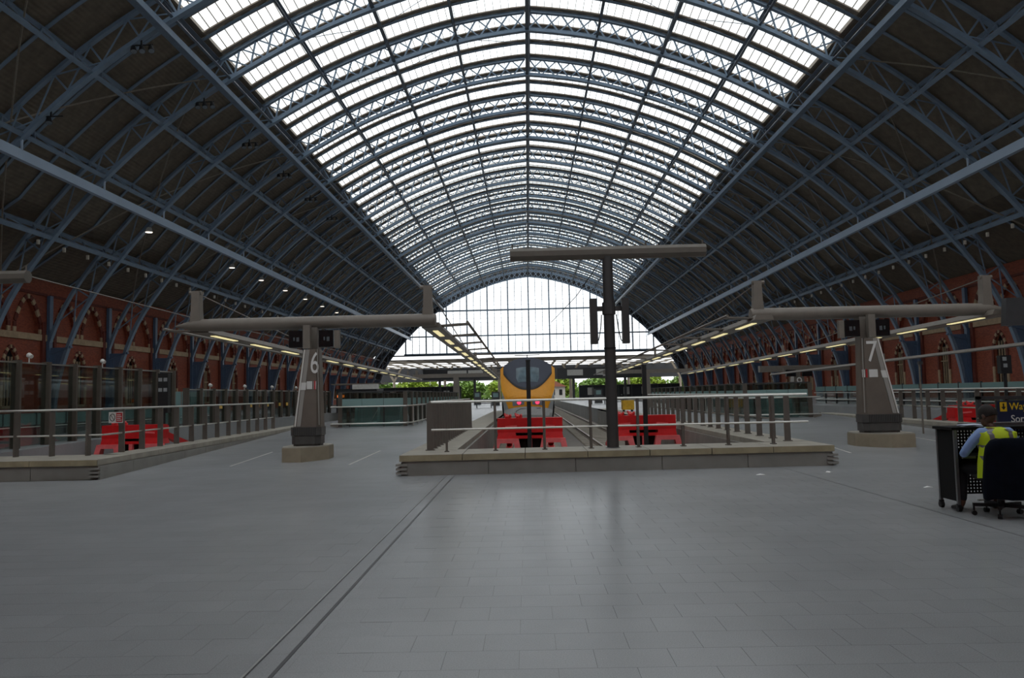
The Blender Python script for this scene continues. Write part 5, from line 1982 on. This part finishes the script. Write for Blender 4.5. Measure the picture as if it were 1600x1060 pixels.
M['chairblack'] = pm('black_chair_fabric', (30, 31, 34), .8, var=.1)
M['chairbase'] = pm('black_plastic', (26, 26, 28), .4, var=.05)
CX, CY = 5.15, 9.78
def chair():
    t = thing('office_chair', 'black swivel office chair the worker sits on', 'chair', (CX, CY, 0))
    for k in range(5):
        a = .35 + 2 * math.pi * k / 5
        d = Vector((math.cos(a), math.sin(a), 0))
        p = Vector((CX, CY, .13))
        lg = part('base_leg', MB().loft([[tuple(p + d * r + Vector((-d.y, d.x, 0)) * w + Vector((0, 0, z))) for w, z in ((-ww, -.02), (ww, -.02), (ww, .02), (-ww, .02))] for r, ww in ((.03, .035), (.31, .02))]), 'chairbase', t)
        e = p + d * .30
        n = Vector((-d.y, d.x, 0))
        part('castor', MB().tube([tuple(e + n * -.025 + Vector((0, 0, -.1))), tuple(e + n * .025 + Vector((0, 0, -.1)))], .03, 12), 'chairbase', lg)
        part('castor_pin', MB().tube([tuple(e + Vector((0, 0, -.09))), tuple(e)], .012, 6), 'chairbase', lg)
    part('gas_column', MB().tube([(CX, CY, .1), (CX, CY, .26), (CX, CY, .26), (CX, CY, .43)], [.04, .04, .025, .025], 12), 'chairbase', t)
    def cushion(cx, cy, cz, rx, ry, rz, tilt=0):
        mb = MB()
        rings = []
        for z, s in ((-1, .82), (-.6, .97), (0, 1), (.6, .97), (1, .82)):
            rings.append([(cx + rx * s * (abs(math.cos(a)) ** .5) * (1 if math.cos(a) > 0 else -1), cy + ry * s * (abs(math.sin(a)) ** .5) * (1 if math.sin(a) > 0 else -1), cz + rz * z) for a in [2 * math.pi * k / 20 for k in range(20)]])
        mb.loft(rings)
        return mb
    part('seat', cushion(CX, CY + .03, .46, .24, .24, .035), 'chairblack', t, sm=True)
    part('backrest', cushion(CX, CY - .235, .73, .22, .03, .19), 'chairblack', t, sm=True)
    part('back_bracket', MB().beam((CX, CY - .1, .42), (CX, CY - .26, .46), .07, .02).beam((CX, CY - .26, .44), (CX, CY - .27, .75), .06, .02, (0, 1, 0)), 'chairbase', t)
chair()
M['jacket'] = pm('dark_navy_jacket', (12, 17, 28), .95, var=.25, scale=8, bump=.3, bscale=12, spec=.15)
def jacket():
    t = None
    rings = []
    n = 30
    for z, hw, dp in ((.955, .17, .03), (.93, .24, .055), (.86, .30, .07), (.74, .325, .075), (.6, .34, .08), (.45, .355, .085), (.32, .36, .09), (.24, .355, .09)):
        r = []
        for k in range(n):
            a = 2 * math.pi * k / n
            c, s = math.cos(a), math.sin(a)
            fold = 1 + (.12 * math.sin(9 * a + z * 4) + .07 * math.sin(17 * a)) * min(1, (.98 - z) * 2.2)
            r.append((CX + .0 + hw * (abs(c) ** .7) * (1 if c > 0 else -1), CY - .245 - .015 + dp * s * fold - (.02 if s < 0 else 0), z + .012 * math.sin(5 * a) * (1 if z < .3 else .3)))
        rings.append(r)
    mb = MB().loft(rings)
    o = part('jacket', mb, 'jacket', None, sm=True, at=(CX, CY - .25, .24))
    tag(o, 'dark navy jacket draped over the back of the office chair', 'jacket')
    sl = MB()
    sl.tube([(CX + .27, CY - .27, .90), (CX + .345, CY - .30, .7), (CX + .36, CY - .31, .42), (CX + .37, CY - .30, .22)], [.05, .066, .06, .052], 12)
    part('sleeve', sl, 'jacket', o, sm=True)
jacket()

M['skin'] = pm('dark_brown_skin', (92, 62, 48), .5, var=.08)
M['shirt'] = pm('pale_blue_shirt', (136, 164, 214), .7, var=.06, bump=.15, bscale=30)
M['hivis'] = pm('high_visibility_yellow', (212, 236, 34), .6, var=.05, bump=.15, bscale=25)
M['reflect'] = pm('grey_reflective_band', (128, 128, 132), .4, .3, var=.06)
M['trouser'] = pm('black_trousers', (28, 28, 32), .8, var=.1)
M['shoe'] = pm('black_shoe', (20, 20, 21), .4, var=.05)
M['hair'] = pm('cropped_black_hair', (38, 32, 30), .8, var=.1)
def skin_mesh(nodes, edges, root_i, voxel=None, extra=None, sub=1):
    """nodes: (x, y, z, r) or (x, y, z, rx, ry)"""
    me = bpy.data.meshes.new('tmp')
    me.from_pydata([n[:3] for n in nodes], edges, [])
    ob = bpy.data.objects.new('tmp', me)
    COL.objects.link(ob)
    md = ob.modifiers.new('s', 'SKIN')
    md.use_smooth_shade = True
    sv = me.skin_vertices[0].data
    for i, n in enumerate(nodes):
        sv[i].radius = (n[3], n[4] if len(n) > 4 else n[3])
        sv[i].use_root = (i == root_i)
    if sub:
        m2 = ob.modifiers.new('u', 'SUBSURF')
        m2.levels = sub
        m2.render_levels = sub
    dg = bpy.context.evaluated_depsgraph_get()
    out = bpy.data.meshes.new_from_object(ob.evaluated_get(dg))
    bpy.data.objects.remove(ob)
    return out
def merge(meshes, voxel):
    bm = bmesh.new()
    for m in meshes:
        bm.from_mesh(m)
    me = bpy.data.meshes.new('tmp')
    bm.to_mesh(me)
    bm.free()
    ob = bpy.data.objects.new('tmp', me)
    COL.objects.link(ob)
    md = ob.modifiers.new('r', 'REMESH')
    md.mode = 'VOXEL'
    md.voxel_size = voxel
    md.use_smooth_shade = True
    sm_ = ob.modifiers.new('c', 'CORRECTIVE_SMOOTH') if False else ob.modifiers.new('c', 'SMOOTH')
    sm_.iterations = 3
    sm_.factor = .5
    dg = bpy.context.evaluated_depsgraph_get()
    out = bpy.data.meshes.new_from_object(ob.evaluated_get(dg))
    bpy.data.objects.remove(ob)
    out.polygons.foreach_set('use_smooth', [True] * len(out.polygons))
    return out
def blob(c, r, n=16, m=12, rot=None):
    """closed ellipsoid as a mesh"""
    mb = MB()
    R = rot or Matrix.Identity(3)
    rings = []
    for j in range(1, m):
        ph = math.pi * j / m
        rings.append([tuple(Vector(c) + R @ Vector((r[0] * math.sin(ph) * math.cos(2 * math.pi * k / n), r[1] * math.sin(ph) * math.sin(2 * math.pi * k / n), -r[2] * math.cos(ph)))) for k in range(n)])
    mb.loft(rings)
    return mb.mesh('blob')
def worker():
    t = thing('person', 'seated worker seen from behind in yellow high visibility vest and blue shirt', 'person', (CX, CY, .5))
    hx, hy, hz = -.03, .12, 1.205
    hr = Matrix.Rotation(math.radians(24), 3, 'Z') @ Matrix.Rotation(math.radians(-22), 3, 'X')
    HS = 1.1
    H = lambda p: tuple(Vector((hx, hy, hz)) + hr @ (Vector(p) * HS))
    # joints: x right, y forward (away from the camera), z up
    nodes = [(0, 0, .57, .15, .11), (0, .01, .72, .14, .10), (0, .03, .88, .155, .105), (-.005, .06, .99, .13, .085), (-.02, .08, 1.07, .058), H((0, -.02, -.08)) + (.056,),
             (-.17, .04, 1.01, .06), (-.27, .06, .90, .052), (-.365, .10, .745, .043), (-.27, .26, .74, .036), (-.19, .34, .745, .027),
             (.17, .05, 1.01, .06), (.26, .07, .89, .052), (.33, .12, .745, .043), (.22, .27, .74, .036), (.13, .34, .745, .027),
             (-.10, .05, .55, .085), (-.15, .26, .545, .075), (-.19, .44, .53, .06), (-.23, .42, .32, .052), (-.27, .36, .11, .038), (-.29, .40, .05, .036), (-.31, .52, .04, .03),
             (.10, .05, .55, .085), (.15, .26, .545, .075), (.19, .44, .53, .06), (.20, .45, .32, .052), (.20, .44, .11, .038), (.21, .48, .05, .036), (.22, .60, .04, .03)]
    nodes = [(n[0] + CX, n[1] + CY) + tuple(n[2:]) for n in nodes]
    ed = [(0, 1), (1, 2), (2, 3), (3, 4), (4, 5), (3, 6), (6, 7), (7, 8), (8, 9), (9, 10), (3, 11), (11, 12), (12, 13), (13, 14), (14, 15),
          (0, 16), (16, 17), (17, 18), (18, 19), (19, 20), (20, 21), (21, 22), (0, 23), (23, 24), (24, 25), (25, 26), (26, 27), (27, 28), (28, 29)]
    ms = [skin_mesh(nodes, ed, 0)]
    W = lambda p: tuple(Vector(H(p)) + Vector((CX, CY, 0)))
    ms.append(blob(W((0, -.005, .02)), (.084, .108, .119), rot=hr))            # skull
    ms.append(blob(W((0, .035, -.05)), (.064, .068, .077), rot=hr))             # jaw
    ms.append(blob(W((0, .098, -.012)), (.015, .022, .028), 10, 8, hr))        # nose
    ms.append(blob(W((0, .088, -.062)), (.028, .014, .010), 10, 8, hr))        # lips
    for s in (-1, 1):
        ms.append(blob(W((s * .080, -.008, -.005)), (.012, .022, .035), 10, 8, hr))   # ears
        ms.append(blob(W((s * .032, .086, .03)), (.022, .012, .010), 10, 8, hr))      # brows
    # hands: palm and five bent fingers each, lying on the shelf
    for s, wx, wy in ((-1, -.19, .34), (1, .13, .34)):
        wz = .745
        pts = [(wx, wy, wz, .024), (wx - s * .025, wy + .05, wz, .03, .016), (wx - s * .035, wy + .085, wz - .003, .028, .014)]
        ms.append(skin_mesh([(a + CX, b + CY, c) + tuple(r) for a, b, c, *r in pts], [(0, 1), (1, 2)], 0))
        for k, (off, ln) in enumerate(((-.027, .055), (-.009, .072), (.009, .078), (.027, .07))):
            bx, by = wx - s * .038 + off, wy + .075
            f = [(bx, by, wz, .009), (bx - s * .004, by + ln * .45, wz + .006, .0085), (bx - s * .006, by + ln * .75, wz - .006, .008), (bx - s * .006, by + ln, wz - .018, .007)]
            ms.append(skin_mesh([(a + CX, b + CY, c, r) for a, b, c, r in f], [(0, 1), (1, 2), (2, 3)], 0))
        bx, by = wx - s * .045, wy + .03
        f = [(bx + s * .01, by, wz, .011), (bx - s * .022, by + .022, wz - .004, .010), (bx - s * .032, by + .052, wz - .012, .008)]
        ms.append(skin_mesh([(a + CX, b + CY, c, r) for a, b, c, r in f], [(0, 1), (1, 2)], 0))
    body = merge(ms, .0065)
    body.materials.append(M['skin'])
    base = wloc(t)
    def put(name, me, mat, label=None):
        me.materials.clear()
        me.materials.append(M[mat])
        for v in me.vertices:
            v.co -= base
        o = bpy.data.objects.new(name, me)
        o.parent = t
        COL.objects.link(o)
        if label:
            o['label'] = label
        return o
    bo = put('body', body, 'skin')
    # eyes and hair
    M['eye'] = pm('eye_white', (210, 205, 198), .3, var=.02)
    for s in (-1, 1):
        put('eye', blob(W((s * .032, .090, .012)), (.012, .008, .009), 10, 8, hr), 'eye')
    hm = MB()
    rings = []
    for j in range(0, 10):
        ph = math.pi * (.015 + .60 * j / 9)
        rings.append([W((.0825 * math.sin(ph) * math.cos(a), -.012 + .103 * math.sin(ph) * math.sin(a), .024 + .112 * math.cos(ph))) for a in [2 * math.pi * k / 24 for k in range(24)]])
    hm.loft(rings)
    ho = part('hair', hm, 'hair', t, sm=True)
    # shirt: torso and sleeves
    g = lambda n, d: tuple(n[:3]) + tuple(r + d for r in n[3:])
    idx = [1, 2, 3, 6, 7, 8, 9, 11, 12, 13, 14]
    sn = [g(nodes[i], .016) for i in idx]
    mp = {i: k for k, i in enumerate(idx)}
    se = [(mp[a], mp[b]) for a, b in ed if a in mp and b in mp]
    sh = merge([skin_mesh(sn, se, 0)], .012)
    put('shirt', sh, 'shirt')
    col = MB()
    c0 = Vector((CX - .018, CY + .075, 1.055))
    col.tube([tuple(c0 + Vector((.066 * math.cos(a), .062 * math.sin(a), .012 * math.sin(a)))) for a in [2 * math.pi * k / 18 for k in range(19)]], .016, 7, cap=False)
    part('collar', col, 'shirt', t, sm=True)
    idx = [0, 16, 17, 18, 19, 20, 23, 24, 25, 26, 27]
    mp = {i: k for k, i in enumerate(idx)}
    put('trousers', merge([skin_mesh([g(nodes[i], .014) for i in idx], [(mp[a], mp[b]) for a, b in ed if a in mp and b in mp], 0)], .012), 'trouser')
    for a, b in ((21, 22), (28, 29)):
        p, q = Vector(nodes[a][:3]), Vector(nodes[b][:3])
        d = (q - p).normalized()
        r0 = p - d * .05
        m = merge([skin_mesh([tuple(r0) + (.042,), tuple(p + d * .04) + (.044,), tuple(q + d * .02) + (.04, .028)], [(0, 1), (1, 2)], 0)], .008)
        for v in m.vertices:
            v.co.z = max(v.co.z, .004)
        put('shoe', m, 'shoe')
    # vest: rings round the torso with shoulder yoke
    def vring(z, rx, ry, cy, cx=0, n=32, wob=0):
        return [(CX + cx + rx * (abs(math.cos(a)) ** .8) * (1 if math.cos(a) > 0 else -1), CY + cy + ry * math.sin(a) * (1 + wob * math.sin(6 * a)), z) for a in [2 * math.pi * k / n for k in range(n)]]
    prof = [(.47, .215, .165, .01, .05), (.56, .205, .155, .01, .04), (.70, .190, .142, .015, .03), (.84, .205, .142, .03, .02), (.94, .25, .138, .045, .01), (1.01, .26, .124, .055, 0), (1.055, .150, .092, .066, 0), (1.075, .085, .075, .072, 0)]
    ve = MB().loft([vring(z, rx, ry, cy, .008, wob=w) for z, rx, ry, cy, w in prof], cap=False)
    vo = part('vest', ve, 'hivis', t, sm=True)
    vo.modifiers.new('thickness', 'SOLIDIFY').thickness = .006
    def at_z(z):
        for (za, *A), (zb, *B) in zip(prof, prof[1:]):
            if za <= z <= zb:
                k = (z - za) / (zb - za)
                return [a + (b - a) * k for a, b in zip(A, B)]
        return prof[-1][1:]
    def bandring(z):
        rx, ry, cy, w = at_z(z)
        return vring(z, rx + .008, ry + .008, cy, .008, wob=w)
    bd = MB().loft([bandring(.80), bandring(.86)], cap=False)
    part('waist_band', bd, 'reflect', vo)
    for s in (-1, 1):
        st = MB()
        L_, R_ = [], []
        for z in [.84 + .03 * k for k in range(8)]:
            z = min(z, 1.05)
            rx, ry, cy, w = at_z(z)
            for off, dst in ((-.026, L_), (.026, R_)):
                x = s * .115 * (rx / .21 if z > 1.0 else 1) + off
                u = min(.98, abs(x) / rx) ** (1 / .8)
                y = cy - (ry + .010) * math.sqrt(max(0, 1 - u * u))
                dst.append((CX + .008 + x, CY + y, z))
        for k in range(len(L_) - 1):
            st.add([L_[k], R_[k], R_[k + 1], L_[k + 1]], [(0, 1, 2, 3)])
        so = part('shoulder_band', st, 'reflect', vo)
        so.modifiers.new('thickness', 'SOLIDIFY').thickness = .004
    # loose front tail of the vest hanging at the left
    tl = MB()
    tl.loft([[(CX - .21, CY + .02, .86), (CX - .15, CY - .12, .86), (CX - .14, CY - .11, .86), (CX - .20, CY + .04, .86)],
             [(CX - .25, CY + .0, .66), (CX - .17, CY - .14, .66), (CX - .16, CY - .13, .66), (CX - .24, CY + .03, .66)],
             [(CX - .27, CY - .01, .46), (CX - .18, CY - .15, .47), (CX - .17, CY - .14, .47), (CX - .26, CY + .02, .46)]])
    part('vest_tail', tl, 'hivis', vo, sm=True)
    q = MB().loft([[(CX - .232, CY + .0, .73), (CX - .165, CY - .14, .73), (CX - .155, CY - .125, .73), (CX - .225, CY + .03, .73)], [(CX - .240, CY - .0, .68), (CX - .172, CY - .145, .68), (CX - .16, CY - .13, .68), (CX - .235, CY + .03, .68)]])
    part('tail_band', q, 'reflect', vo)
worker()
#@@P6_END
